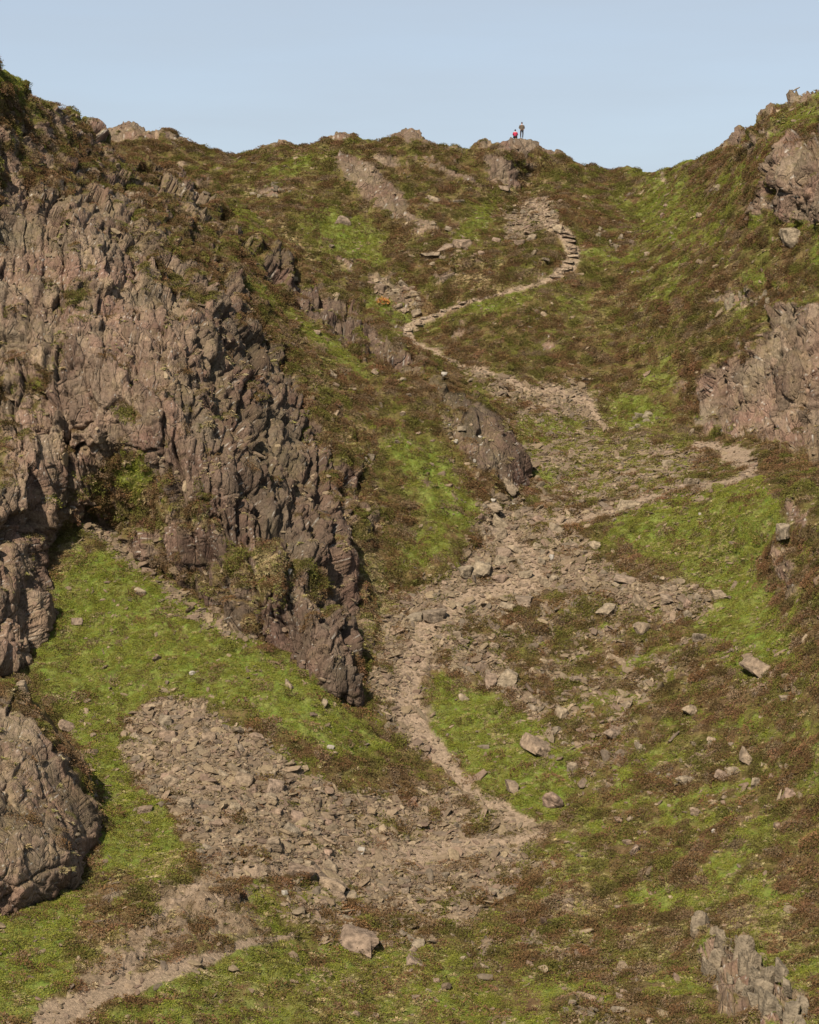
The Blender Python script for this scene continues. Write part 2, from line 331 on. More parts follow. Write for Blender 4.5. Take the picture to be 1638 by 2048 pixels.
def ground_masks(u, v, P, layer, N):
    """per-vertex class weights; P world positions, N normals"""
    uf, vf = u.ravel(), v.ravel()
    w1 = fbm(P / 2.6, 4, 11); w2 = fbm(P / 2.6, 4, 41)
    ju = uf + 26 * w1; jv = vf + 26 * w2          # ragged edges
    ku = uf + 9 * w1 + 5 * perlin(P / 0.5, 3); kv = vf + 7 * w2 + 4 * perlin(P / 0.5, 5)
    green = np.zeros_like(uf); dry = np.zeros_like(uf); scree = np.zeros_like(uf); rock = np.zeros_like(uf); path = np.zeros_like(uf)
    for poly, s in GREEN_POLY:
        green = np.maximum(green, s * sstep(-18, 18, sdpoly(ju, jv, poly)))
    for b in GREEN_BLOB:
        green = np.maximum(green, b[5] * blob(ju, jv, *b[:5]))
    for b in DRY_BLOB:
        dry = np.maximum(dry, b[5] * blob(ju, jv, *b[:5]))
    for poly, s in SCREE_POLY:
        scree = np.maximum(scree, s * sstep(-16, 22, sdpoly(.5 * ku + .5 * ju, .5 * kv + .5 * jv, poly)))
    for pl in PATHS:
        d, near = polydist(ku, kv, pl)
        path = np.maximum(path, sstep(1.18, 0.65, d / (1.12 * near[:, 2] * (.95 + .5 * w2))))
    wa = fbm(P / 1.7, 4, 431); wb = perlin(P / .6, 433)
    scree = np.clip(scree * (.92 + .25 * wa) + (scree > .02) * (.55 * wa + .22 * wb) * np.clip(1.5 - scree, .3, 1.0), 0, 1.1)
    scree = scree * (1 - .50 * sstep(680, 800, ju) * sstep(1540, 1600, jv) * sstep(.25, -.15, wa))
    if layer == 'B':             # green pockets between the heather on the right and lower slopes
        low = fbm(P / np.array([4.2, 3.0, 2.4]), 3, 461)
        green = np.maximum(green, .85 * sstep(.08, .30, low) * np.clip(sstep(1000, 1150, uf) * sstep(1150, 1250, vf) + sstep(600, 700, uf) * sstep(1820, 1900, vf) + .8 * sstep(1150, 1250, uf) * sstep(700, 600, vf), 0, 1))
    if layer == 'B':
        for b in ROCK_BLOB_B:
            rock = np.maximum(rock, b[5] * 1.25 * blob(ku, kv, *b[:5]))
        for poly, s in ROCK_POLY_B:
            rock = np.maximum(rock, s * sstep(-14, 12, sdpoly(ju, jv, poly)))
    elif layer == 'A':
        cliff = [(-400, -200), (0, 100), (190, 250), (300, 310), (400, 360), (440, 420), (470, 560), (540, 680), (620, 780), (660, 880), (720, 960), (745, 1080), (740, 1200),
                 (730, 1420), (600, 1380), (380, 1200), (160, 1050), (100, 1350), (-400, 1400)]
        core = np.maximum(np.maximum(blob(ju, jv, 150, 640, 190, 260), blob(ju, jv, 470, 900, 180, 330, -25)), np.maximum(blob(ju, jv, 640, 1150, 110, 230, -15), blob(ju, jv, 30, 1150, 90, 200)))
        rock = (.66 + .34 * sstep(.2, .6, core)) * sstep(-30, 15, sdpoly(ju, jv, cliff))
        for b in [(1000, 890, 62, 45, 50, 1), (920, 830, 60, 30, 40, .8), (860, 790, 50, 24, 38, .5), (850, 955, 26, 16, 50, .9), (735, 1045, 32, 55, -15, .9), (640, 600, 90, 22, 35, .75), (600, 560, 60, 16, 40, .6),
                  (700, 690, 70, 16, 38, .6), (370, 390, 80, 22, 38, .9), (1025, 965, 25, 16, 35, .9), (720, 900, 20, 34, 0, .9), (500, 520, 40, 14, 30, .4), (680, 640, 60, 14, 35, .6), (780, 720, 60, 16, 38, .5)]:
            rock = np.maximum(rock, b[5] * 1.2 * blob(.5 * (ju + ku), .5 * (jv + kv), *b[:5]))
        for poly, st in [([(860, 765), (940, 785), (1010, 845), (1056, 905), (1060, 975), (1000, 965), (950, 930), (890, 860)], .95), ([(500, 455), (620, 545), (760, 650), (860, 760), (800, 755), (700, 690), (600, 625), (530, 560)], .82),
                         ([(690, 850), (720, 850), (725, 960), (700, 960)], .9), ([(280, 320), (400, 370), (500, 470), (430, 480), (340, 400)], .8)]:
            rock = np.maximum(rock, st * sstep(-12, 12, sdpoly(.5 * (ju + ku), .5 * (jv + kv), poly)))
        # broad vegetated ledges
        for b in [(560, 1140, 120, 60, 15, .55), (300, 560, 90, 22, 25, .35), (150, 590, 60, 60, 0, .35), (60, 780, 60, 60, 0, .55), (120, 280, 90, 30, 40, .3), (430, 470, 40, 60, 0, .2), (380, 1030, 110, 30, 15, .5),
                  (265, 950, 45, 40, 0, .7), (150, 1100, 60, 60, 0, .5), (600, 700, 30, 90, -30, .35), (20, 200, 40, 70, -20, .6), (700, 880, 40, 60, -20, .5), (740, 1150, 30, 90, -10, .6)]:
            rock -= b[5] * blob(ju, jv, *b[:5])
    else:
        rock = np.full_like(uf, 0.95)
        rock -= 0.7 * sstep(26, 0, polydist(ju, jv, CREST_C)[0])
    rock = np.clip(rock, 0, 1.15)
    if layer in 'AB':            # small exposures of bedrock all over the upper fell
        nz = fbm(P / np.array([3.2, 2.4, 2.0]), 4, 401) + .04
        rock = np.maximum(rock, .80 * sstep(.20, .42, nz + (.10 if layer == 'A' else 0)) * np.clip(1 - .9 * green - path, 0, 1) * (.35 + .65 * sstep(1000, 600, vf)) * (sstep(1250, 1100, uf) if layer == 'B' else 1))
        rock = np.maximum(rock, .75 * sstep(.22, .4, nz) * sstep(1300, 1420, uf) * sstep(520, 620, vf) * sstep(1300, 1200, vf) * np.clip(1 - green, 0, 1))
    dirt = np.zeros_like(uf)
    for b in [(300, 1885, 130, 42, -22, 1), (430, 1840, 120, 45, 10, .9), (220, 1940, 90, 26, -25, 1), (380, 1785, 110, 34, -25, .95), (470, 1750, 100, 18, 0, .8), (620, 1745, 110, 14, 0, .7), (1130, 1800, 35, 70, -25, .6), (880, 1695, 200, 30, -4, .9),
              (1040, 1150, 80, 34, 0, .7), (825, 1420, 50, 90, -20, .8), (850, 1290, 50, 60, 0, .6), (1080, 435, 50, 40, 0, .5), (1170, 810, 30, 30, 30, .8), (1480, 910, 50, 20, 20, .6), (980, 1620, 80, 20, 35, .7), (750, 1240, 25, 110, 0, .5), (1330, 1900, 40, 60, 0, .4)]:
        dirt = np.maximum(dirt, b[5] * blob(ku, kv, *b[:5]))
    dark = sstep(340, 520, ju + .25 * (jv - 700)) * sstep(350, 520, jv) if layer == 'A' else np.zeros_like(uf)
    return dict(dirt=dirt, dark=dark, green=green, dry=dry, scree=scree, rock=rock, path=path)

def colour(P, N, M, cell, layer):
    n = len(P)
    rk, gr, dr, sc, pa = (M[k] for k in ('rock', 'green', 'dry', 'scree', 'path'))
    f1 = fbm(P / 1.1, 4, 21); f2 = fbm(P / 3.8, 3, 61); f3 = perlin(P / 0.33, 71); f4 = fbm(P / 9, 3, 81)
    # rock
    grey = np.array([.148, .117, .080]); pink = np.array([.142, .086, .062]); tan = np.array([.205, .152, .088]); dark = np.array([.100, .070, .040]); moss = np.array([.095, .075, .034])
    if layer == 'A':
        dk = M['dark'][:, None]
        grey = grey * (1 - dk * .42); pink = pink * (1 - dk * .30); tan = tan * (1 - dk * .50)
    t = np.clip(.58 + .9 * f2 + .35 * (cell[:, 3] - .5), 0, 1)[:, None]
    R = grey * (1 - t) + pink * t
    t = np.clip(.9 * f1 + .5 * (cell[:, 4] - .55), 0, 1)[:, None]; R = R * (1 - t) + tan * t
    t = np.clip(-.30 + 1.3 * -f1 * .7 + .25 * f3 + .1, 0, .7)[:, None]; R = R * (1 - t) + dark * t
    t = np.clip(f4 + .5 * f3 + .6 * (N[:, 2] - .50), 0, .5)[:, None]; R = R * (1 - t) + moss * t
    R = R * (0.86 + .28 * cell[:, 5:6])
    lich = sstep(.55, .75, perlin(P / 0.16, 91) + .25 * f2)[:, None]; R = R * (1 - .6 * lich) + np.array([.42, .40, .35]) * .6 * lich
    # soil under heather, greens
    hea = np.array([.082, .050, .022]); hea2 = np.array([.140, .092, .044]); heag = np.array([.085, .085, .018])
    t = np.clip(.4 + f1 + .3 * f3, 0, 1)[:, None]; H = hea * (1 - t) + hea2 * t
    t = np.clip(.35 + 1.2 * f2, 0, 1)[:, None]; H = H * (1 - t) + heag * t
    g1 = np.array([.092, .128, .018]); g2 = np.array([.155, .150, .045])
    t = np.clip(.35 + .8 * f1 + .4 * f3, 0, 1)[:, None]; G = g1 * (1 - t) + g2 * t
    D = np.array([.25, .185, .095]) * (1 + .35 * f1[:, None]) * (1 - .12 * f3[:, None])
    S = (np.array([.120, .084, .055]) * (1 + .3 * f1[:, None] + .25 * f3[:, None]))
    Pc = np.array([.225, .164, .112]) * (1 + .16 * f1[:, None] + .10 * f3[:, None])
    C = H
    a = sstep(.28, .66, gr * .95 + .5 * f1 + .15 * f3 + .30 * f2)[:, None]; C = C * (1 - a) + G * a
    a = sstep(.30, .70, dr + .40 * f1 + .3 * f3)[:, None]; C = C * (1 - a) + D * a
    a = (sstep(.30, .75, sc + .55 * f1 + .2 * f3) * .9)[:, None]; C = C * (1 - a) + S * a
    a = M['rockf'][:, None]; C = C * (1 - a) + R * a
    a = (sstep(.25, .65, M['dirt'] + .45 * f1 + .15 * f3) * .85)[:, None]; C = C * (1 - a) + np.array([.175, .125, .083]) * (1 + .3 * f2[:, None]) * a
    a = (pa * sstep(-.55, -.1, f1 * .5 + pa - .75 + .3 * f3) * .92)[:, None]; C = C * (1 - a) + Pc * a
    return np.clip(C, .004, .8)

def rock_disp(P, k, s=0, sc=(1.9, 1.9, 4.2), lean=.12):
    """blocky jointed rock: stacked slabs of random height and tilt"""
    W = P + 0.20 * np.stack([perlin(P / 2.2, 5 + s), perlin(P / 2.2, 6 + s), perlin(P / 2.2, 8 + s)], 1)
    W = W.copy(); W[:, 0] += lean * W[:, 2]; W[:, 1] += .1 * W[:, 0]
    out = np.zeros(len(P)); cellr = None; crack = np.zeros(len(P))
    for m, (q, amp, tl) in enumerate([(1.0, 1.15, .75), (.42, .50, .34), (.17, .085, .09)]):
        f1, f2, r, off = voronoi(W / (np.array(sc) * q), 300 + m * 17 + s, m < 2)
        o = (r[:, 3] - .5) * amp + tl * ((r[:, 4] - .5) * off[:, 0] * 1.6 + (r[:, 5] - (.2 if m == 0 else .5)) * off[:, 2] * 1.3)
        e = f2 - f1
        o -= amp * .35 * np.exp(-(e / .04) ** 2)
        out += o * k
        crack = np.maximum(crack, np.exp(-(e / .08) ** 2))
        if m == 1: cellr = r
    return out, cellr, crack

def tgrid(P, nu, nv):
    G = P.reshape(nv, nu, 3)
    du = np.gradient(G, axis=1); dv = np.gradient(G, axis=0)
    N = np.cross(du, -dv)
    a = np.linalg.norm(N, axis=2)
    N = N / np.maximum(a, 1e-9)[..., None]
    return N.reshape(-1, 3), a.ravel()

def smooth2(A, n):
    for _ in range(n):
        B = A.copy()
        B[1:-1, 1:-1] = (A[1:-1, 1:-1] * 2 + A[:-2, 1:-1] + A[2:, 1:-1] + A[1:-1, :-2] + A[1:-1, 2:]) / 6
        A = B
    return A

STEP = 3.0
LAYERS = {}

def make_layer(name, Df, edge, closing, u0, u1, v0, v1, roll, back, maxout, step=STEP):
    us = np.arange(u0, u1 + .1, step); vs = np.arange(v0, v1 + .1, step)
    grow = np.cumsum(step * 1.09 ** np.arange(1, 46))          # coarser ground carries on far outside the view
    us = np.concatenate([(us[0] - grow)[::-1], us] + ([us[-1] + grow] if name == 'B' else []))
    if name == 'B': vs = np.concatenate([vs, vs[-1] + grow[:30]])
    u, v = np.meshgrid(us, vs); nu, nv = len(us), len(vs)
    poly = list(edge) + closing
    ins = inside(u, v, poly)
    d, near = polydist(u, v, edge)
    s = np.where(ins, d, -d)
    un = np.where(ins, u, near[..., 0]); vn = np.where(ins, v, near[..., 1])
    D = Df(np.clip(un, -380, 1980), np.clip(vn, -300, 2330))
    D = D + roll * np.exp(-np.maximum(s, 0) / 11.0)
    out = np.maximum(-s, 0)
    P = ray(un, vn) * D[..., None]
    # behind the crest the ground runs away and falls
    P[..., 1] += out * back
    P[..., 2] -= out * back * .35 + (out * back) ** 2 * .012
    P = P.reshape(-1, 3)
    N, _ = tgrid(P, nu, nv)
    Ns = smooth2(N.reshape(nv, nu, 3), 12).reshape(-1, 3); Ns /= np.linalg.norm(Ns, axis=1)[:, None] + 1e-9
    flip = (Ns * P).sum(1) > 0
    lay = name
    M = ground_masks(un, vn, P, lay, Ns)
    rk = M['rock']
    dsp0 = 0
    fall = np.clip(P[:, 1] / 150.0, .7, 1.4)
    soft = fbm(P / 6.0, 4, 1) * .8 + fbm(P / 1.6, 3, 2) * .22
    fl = np.maximum(M['path'], 0)
    dsp = soft * (1 - .8 * fl) * np.where(lay == 'B', .9, 1)
    sc = (2.6, 3.0, 6.0) if lay == 'A' else ((3.8, 3.4, 4.6) if lay == 'C' else (2.0, 2.4, 5.0))
    rd, cell, crack = rock_disp(P, 1.0, 0, sc, .16 if lay != 'B' else -.12)
    g = sstep(.15, .6, rk + .35 * fbm(P / 1.5, 3, 33))
    amp = (.45 + .7 * sstep(1000, 600, un.ravel())) if lay == 'A' else (.68 if lay == 'C' else .50 + .9 * sstep(1380, 1480, un.ravel()) * sstep(1000, 900, vn.ravel()) + 1.0 * blob(un, vn, 1500, 1975, 150, 75, 38).ravel())
    bulge = .30
    dsp = dsp + g * (rd * amp + bulge * (.5 + .5 * rk) * ((.25 + .75 * sstep(4, 45, np.abs(s).ravel())) if lay == 'B' else 1))
    # heathery hummocks
    hum = (1 - g) * (1 - fl)
    dsp = dsp + hum * (.16 * np.abs(perlin(P / .7, 51)) + .22 * perlin(P / 1.3, 53))
    lim = np.where(out.ravel() > 0, np.exp(-out.ravel() / 60), 1)
    dsp = dsp * lim
    if lay in 'AC':              # long steep fissures between ribs
        Q = np.stack([(P[:, 0] + .16 * P[:, 2] + .5 * perlin(P / 3.5, 441)) / 1.5, P[:, 1] / 9, P[:, 2] / (11.0 if lay == 'A' else 6.0)], 1)
        r1 = 1 - np.abs(perlin(Q, 443)) * 2.6; r2 = 1 - np.abs(perlin(Q * np.array([2.3, 2, 1.8]), 447)) * 2.6
        zone = (.35 + .65 * M['dark']) * sstep(820, 700, (un + .0 * vn).ravel()) * (.4 + .6 * sstep(-60, 60, (vn - .8 * un).ravel() - 60)) if lay == 'A' else .15
        dsp = dsp - g * zone * (1.15 * np.clip(r1, 0, 1) ** 3 + .45 * np.clip(r2, 0, 1) ** 3)
    if lay == 'A':
        for bu, bv, ru, rv, dp in [(690, 1268, 9, 20, 2.6), (668, 1190, 6, 12, 1.5), (12, 1065, 30, 16, 3.0), (40, 1035, 16, 10, 2.0), (355, 900, 7, 60, 1.0), (590, 1105, 8, 22, 1.2), (8, 1110, 8, 30, 1.6)]:
            dsp = dsp - dp * blob(un, vn, bu, bv, ru, rv).ravel()
    if lay == 'B':
        dsp = dsp - 1.6 * blob(un, vn, 1543, 383, 8, 7).ravel()
    PD = P + Ns * dsp[:, None]
    N2, area = tgrid(PD, nu, nv)
    up = smooth2(N2.reshape(nv, nu, 3), 2).reshape(-1, 3); up /= np.linalg.norm(up, axis=1)[:, None] + 1e-9
    # rock shows where the class says so and where it is steep; ledges hold vegetation
    ff = fbm(P * np.array([1, 1, .6]) / 1.7, 5, 23, gain=.6) + .25 * fbm(P / 7, 2, 24)
    M['rockf'] = sstep(.40, .54, rk * .90 + .85 * ff - np.where(rk > .75, .35, .5) * np.maximum(up[:, 2] - .42, 0))
    M['rockf'] *= sstep(.9, .4, M['path'])
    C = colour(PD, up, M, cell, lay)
    LAYERS[name] = dict(u=u, v=v, nu=nu, nv=nv, P=PD, N=up, area=area, M=M, out=out.ravel(), ins=ins, step=step, us=us, vs=vs, C=C)
    return LAYERS[name]

def lin(name, m=None): ...

def mesh_from_grid(objname, L, keep, mat, label=None, cat=None, smooth=False):
    nu, nv = L['nu'], L['nv']
    idx = np.arange(nu * nv).reshape(nv, nu)
    q = np.stack([idx[1:, :-1], idx[1:, 1:], idx[:-1, 1:], idx[:-1, :-1]], -1).reshape(-1, 4)
    q = q[keep.ravel()]
    used = np.unique(q)
    remap = np.full(nu * nv, -1); remap[used] = np.arange(len(used))
    q = remap[q]
    me = bpy.data.meshes.new(objname)
    me.vertices.add(len(used)); me.vertices.foreach_set('co', L['P'][used].astype(np.float32).ravel())
    me.loops.add(len(q) * 4); me.loops.foreach_set('vertex_index', q.ravel().astype(np.int32))
    me.polygons.add(len(q)); me.polygons.foreach_set('loop_start', (np.arange(len(q)) * 4).astype(np.int32))
    me.update(calc_edges=True)
    for nm, arr in (('Col', L['C']),):
        at = me.attributes.new(nm, 'FLOAT_COLOR', 'POINT')
        buf = np.ones((len(used), 4), np.float32); buf[:, :3] = arr[used]
        at.data.foreach_set('color', buf.ravel())
    at = me.attributes.new('rockf', 'FLOAT', 'POINT'); at.data.foreach_set('value', L['M']['rockf'][used].astype(np.float32))
    me.polygons.foreach_set('use_smooth', np.full(len(q), True))
    me.materials.append(mat)
    o = bpy.data.objects.new(objname, me); scene.collection.objects.link(o)
    return o

# ---------------------------------------------------------------- materials
def new_mat(name):
    m = bpy.data.materials.new(name); m.use_nodes = True
    nt = m.node_tree; b = nt.nodes['Principled BSDF']
    b.inputs['Roughness'].default_value = .9
    b.inputs['Specular IOR Level'].default_value = .12
    return m, nt, b

def mat_ground():
    m, nt, b = new_mat('fell_ground')
    N, L = nt.nodes, nt.links
    a = N.new('ShaderNodeAttribute'); a.attribute_name = 'Col'
    r = N.new('ShaderNodeAttribute'); r.attribute_name = 'rockf'
    g = N.new('ShaderNodeNewGeometry')
    n1 = N.new('ShaderNodeTexNoise'); n1.inputs['Scale'].default_value = 4.5; n1.inputs['Detail'].default_value = 6; n1.inputs['Roughness'].default_value = .65
    L.new(g.outputs['Position'], n1.inputs['Vector'])
    mr = N.new('ShaderNodeMapRange'); mr.inputs['From Min'].default_value = .28; mr.inputs['From Max'].default_value = .72
    mr.inputs['To Min'].default_value = .62; mr.inputs['To Max'].default_value = 1.38
    L.new(n1.outputs['Fac'], mr.inputs['Value'])
    mx = N.new('ShaderNodeVectorMath'); mx.operation = 'SCALE'
    L.new(a.outputs['Color'], mx.inputs[0]); L.new(mr.outputs['Result'], mx.inputs['Scale'])
    L.new(mx.outputs['Vector'], b.inputs['Base Color'])
    mp = N.new('ShaderNodeMapping'); mp.inputs['Scale'].default_value = (1.0, 1.0, .45); mp.inputs['Rotation'].default_value = (0, .2, 0)
    L.new(g.outputs['Position'], mp.inputs['Vector'])
    n2 = N.new('ShaderNodeTexNoise'); n2.inputs['Scale'].default_value = 3.2; n2.inputs['Detail'].default_value = 7; n2.inputs['Roughness'].default_value = .7
    L.new(mp.outputs['Vector'], n2.inputs['Vector'])
    bp = N.new('ShaderNodeBump'); bp.inputs['Distance'].default_value = .42; bp.inputs['Strength'].default_value = .8
    # joints: warped tall cells whose edges are cut in
    wp = N.new('ShaderNodeTexNoise'); wp.inputs['Scale'].default_value = .9; wp.inputs['Detail'].default_value = 3
    L.new(g.outputs['Position'], wp.inputs['Vector'])
    ad = N.new('ShaderNodeMixRGB'); ad.blend_type = 'ADD'; ad.inputs['Fac'].default_value = .38
    mp2 = N.new('ShaderNodeMapping'); mp2.inputs['Scale'].default_value = (1.0, .7, .40); mp2.inputs['Rotation'].default_value = (0, .14, 0)
    L.new(g.outputs['Position'], ad.inputs['Color1']); L.new(wp.outputs['Color'], ad.inputs['Color2']); L.new(ad.outputs['Color'], mp2.inputs['Vector'])
    hsum = n2.outputs['Fac']; first = None
    for sc_, wd, dp in ((.62, .035, .40), (1.7, .06, .22)):
        vo = N.new('ShaderNodeTexVoronoi'); vo.feature = 'DISTANCE_TO_EDGE'; vo.inputs['Scale'].default_value = sc_
        L.new(mp2.outputs['Vector'], vo.inputs['Vector'])
        cm_ = N.new('ShaderNodeMapRange'); cm_.inputs['From Min'].default_value = 0; cm_.inputs['From Max'].default_value = wd
        cm_.inputs['To Min'].default_value = -dp; cm_.inputs['To Max'].default_value = 0
        L.new(vo.outputs['Distance'], cm_.inputs['Value'])
        ml = N.new('ShaderNodeMath'); ml.operation = 'MULTIPLY'; L.new(cm_.outputs['Result'], ml.inputs[0]); L.new(r.outputs['Fac'], ml.inputs[1])
        sm = N.new('ShaderNodeMath'); sm.operation = 'ADD'; L.new(hsum, sm.inputs[0]); L.new(ml.outputs[0], sm.inputs[1]); hsum = sm.outputs[0]
        vc = N.new('ShaderNodeTexVoronoi'); vc.feature = 'F1'; vc.inputs['Scale'].default_value = sc_
        L.new(mp2.outputs['Vector'], vc.inputs['Vector'])
        if first is None: first = vc
    # each block tilts its own way
    tl = N.new('ShaderNodeSeparateColor'); L.new(first.outputs['Color'], tl.inputs['Color'])
    m1 = N.new('ShaderNodeMath'); m1.operation = 'MULTIPLY'; L.new(tl.outputs[0], m1.inputs[0]); L.new(r.outputs['Fac'], m1.inputs[1])
    m2 = N.new('ShaderNodeMath'); m2.operation = 'MULTIPLY_ADD'; L.new(m1.outputs[0], m2.inputs[0]); m2.inputs[1].default_value = .5; L.new(hsum, m2.inputs[2])
    L.new(m2.outputs[0], bp.inputs['Height']); L.new(bp.outputs['Normal'], b.inputs['Normal'])
    # stone of each block differs a little in colour
    hv = N.new('ShaderNodeMapRange'); hv.inputs['To Min'].default_value = .78; hv.inputs['To Max'].default_value = 1.22
    L.new(tl.outputs[1], hv.inputs['Value'])
    mixv = N.new('ShaderNodeMix'); mixv.data_type = 'FLOAT'; mixv.inputs['A'].default_value = 1.0
    L.new(r.outputs['Fac'], mixv.inputs['Factor']); L.new(hv.outputs['Result'], mixv.inputs['B'])
    mx2 = N.new('ShaderNodeVectorMath'); mx2.operation = 'SCALE'; L.new(mx.outputs['Vector'], mx2.inputs[0]); L.new(mixv.outputs['Result'], mx2.inputs['Scale'])
    L.new(mx2.outputs['Vector'], b.inputs['Base Color'])
    return m

def mat_inst(name, cols, dark=.75, use_tint=True, bump=0, noise=6.0):
    """random colour per instance out of a ramp, with fine noise"""
    m, nt, b = new_mat(name)
    N, L = nt.nodes, nt.links
    oi = N.new('ShaderNodeObjectInfo')
    rp = N.new('ShaderNodeValToRGB'); e = rp.color_ramp.elements
    for i, c in enumerate(cols):
        if i < 2: el = e[i]; el.position = i / (len(cols) - 1)
        else: el = e.new(i / (len(cols) - 1))
        el.position = i / (len(cols) - 1); el.color = (*c, 1)
    L.new(oi.outputs['Random'], rp.inputs['Fac'])
    g = N.new('ShaderNodeNewGeometry')
    n1 = N.new('ShaderNodeTexNoise'); n1.inputs['Scale'].default_value = noise; n1.inputs['Detail'].default_value = 4
    L.new(g.outputs['Position'], n1.inputs['Vector'])
    mr = N.new('ShaderNodeMapRange'); mr.inputs['From Min'].default_value = .3; mr.inputs['From Max'].default_value = .7
    mr.inputs['To Min'].default_value = dark; mr.inputs['To Max'].default_value = 2 - dark
    L.new(n1.outputs['Fac'], mr.inputs['Value'])
    mx = N.new('ShaderNodeVectorMath'); mx.operation = 'SCALE'
    L.new(rp.outputs['Color'], mx.inputs[0]); L.new(mr.outputs['Result'], mx.inputs['Scale'])
    src = mx.outputs['Vector']
    if use_tint:
        t = N.new('ShaderNodeAttribute'); t.attribute_type = 'INSTANCER'; t.attribute_name = 'tint'
        mm = N.new('ShaderNodeVectorMath'); mm.operation = 'MULTIPLY'
        L.new(src, mm.inputs[0]); L.new(t.outputs['Color'], mm.inputs[1]); src = mm.outputs['Vector']
    L.new(src, b.inputs['Base Color'])
    if bump:
        bp = N.new('ShaderNodeBump'); bp.inputs['Distance'].default_value = bump; bp.inputs['Strength'].default_value = .8
        n2 = N.new('ShaderNodeTexNoise'); n2.inputs['Scale'].default_value = 9; n2.inputs['Detail'].default_value = 5
        L.new(g.outputs['Position'], n2.inputs['Vector']); L.new(n2.outputs['Fac'], bp.inputs['Height']); L.new(bp.outputs['Normal'], b.inputs['Normal'])
    return m

def mat_plain(name, c, rough=.85):
    m, nt, b = new_mat(name)
    N, L = nt.nodes, nt.links
    n1 = N.new('ShaderNodeTexNoise'); n1.inputs['Scale'].default_value = 14
    tc = N.new('ShaderNodeTexCoord'); L.new(tc.outputs['Object'], n1.inputs['Vector'])
    mx = N.new('ShaderNodeMix'); mx.data_type = 'RGBA'
    mx.inputs['A'].default_value = (*[x * .8 for x in c], 1); mx.inputs['B'].default_value = (*[x * 1.2 for x in c], 1)
    L.new(n1.outputs['Fac'], mx.inputs['Factor']); L.new(mx.outputs['Result'], b.inputs['Base Color'])
    b.inputs['Roughness'].default_value = rough
    return m

MG = mat_ground()
M_HEA = mat_inst('heather_sprigs', [(.88, .90, .9), (1.0, 1.0, 1.0), (1.12, 1.08, 1.1)])
M_BIL = mat_inst('bilberry_leaves', [(.098, .108, .014), (.130, .142, .016), (.120, .104, .026), (.160, .158, .026)])
M_GRS = mat_inst('grass_blades', [(.26, .195, .098), (.22, .168, .078), (.17, .16, .045), (.30, .235, .135)])
M_STN = mat_inst('scree_stone', [(.134, .097, .060), (.105, .076, .050), (.158, .118, .071), (.093, .073, .052), (.122, .082, .057), (.200, .152, .096)], bump=.05)
M_BLD = mat_inst('boulder_rock', [(.160, .125, .084), (.148, .104, .072), (.19, .148, .098), (.135, .108, .076), (.165, .112, .080)], dark=.5, use_tint=False, bump=.12, noise=3.0)
M_QTZ = mat_inst('quartz_rock', [(.27, .24, .20), (.21, .185, .15)], dark=.85, use_tint=False, bump=.03)

# ---------------------------------------------------------------- build terrain
LB = make_layer('B', DB, SKYLINE, [(4500, 5000), (-2500, 5000)], -130, 1780, 90, 2180, 1.6, .16, 200)
LA = make_layer('A', DA, CREST_A, [(1130, 1500), (-2500, 1500)], -130, 1110, -80, 1470, 1.3, .10, 90, 2.2)
LC = make_layer('C', DC, CREST_C, [(140, 1920), (-2500, 1920)], -130, 250, 1180, 1880, 1.0, .08, 60)

def cellmax(L, A):
    A = A.reshape(L['nv'], L['nu'])
    return np.maximum(np.maximum(A[1:, 1:], A[:-1, 1:]), np.maximum(A[1:, :-1], A[:-1, :-1]))
def cellmean(L, A):
    A = A.reshape(L['nv'], L['nu'])
    return (A[1:, 1:] + A[:-1, 1:] + A[1:, :-1] + A[:-1, :-1]) / 4

def struct(o, kind='structure'):
    o['kind'] = kind
    return o

pm = cellmean(LB, LB['M']['path']) > .5
okB = cellmax(LB, LB['out']) < 230
struct(mesh_from_grid('hillside', LB, okB & ~pm, MG))
struct(mesh_from_grid('path', LB, okB & pm, MG))
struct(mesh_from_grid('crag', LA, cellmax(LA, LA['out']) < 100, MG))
struct(mesh_from_grid('buttress', LC, cellmax(LC, LC['out']) < 60, MG))

# visibility helpers: which front layer covers a pixel
def front_depth(name, uu, vv):
    L = LAYERS[name]
    def near_i(a, x):
        k_ = np.clip(np.searchsorted(a, x), 1, len(a) - 1)
        return np.where(x - a[k_ - 1] < a[k_] - x, k_ - 1, k_)
    i = near_i(L['us'], uu); j = near_i(L['vs'], vv)
    inb = (uu >= L['us'][0]) & (uu <= L['us'][-1]) & (vv >= L['vs'][0]) & (vv <= L['vs'][-1])
    k = j * L['nu'] + i
    P = L['P'][k]
    d = P[:, 1] * CP + P[:, 2] * SP
    return np.where(inb & (L['out'][k] <= 0), d, 9e9), k

def surf(uu, vv):
    """nearest surface point, normal, class weights under photograph pixels"""
    uu = np.atleast_1d(np.asarray(uu, float)); vv = np.atleast_1d(np.asarray(vv, float))
    ds = []; ks = []
    for n in 'BAC':
        d, k = front_depth(n, uu, vv); ds.append(d); ks.append(k)
    w = np.argmin(np.array(ds), 0)
    P = np.zeros((len(uu), 3)); N = np.zeros((len(uu), 3))
    for i, n in enumerate('BAC'):
        m = w == i
        P[m] = LAYERS[n]['P'][ks[i][m]]; N[m] = LAYERS[n]['N'][ks[i][m]]
    return P, N, w

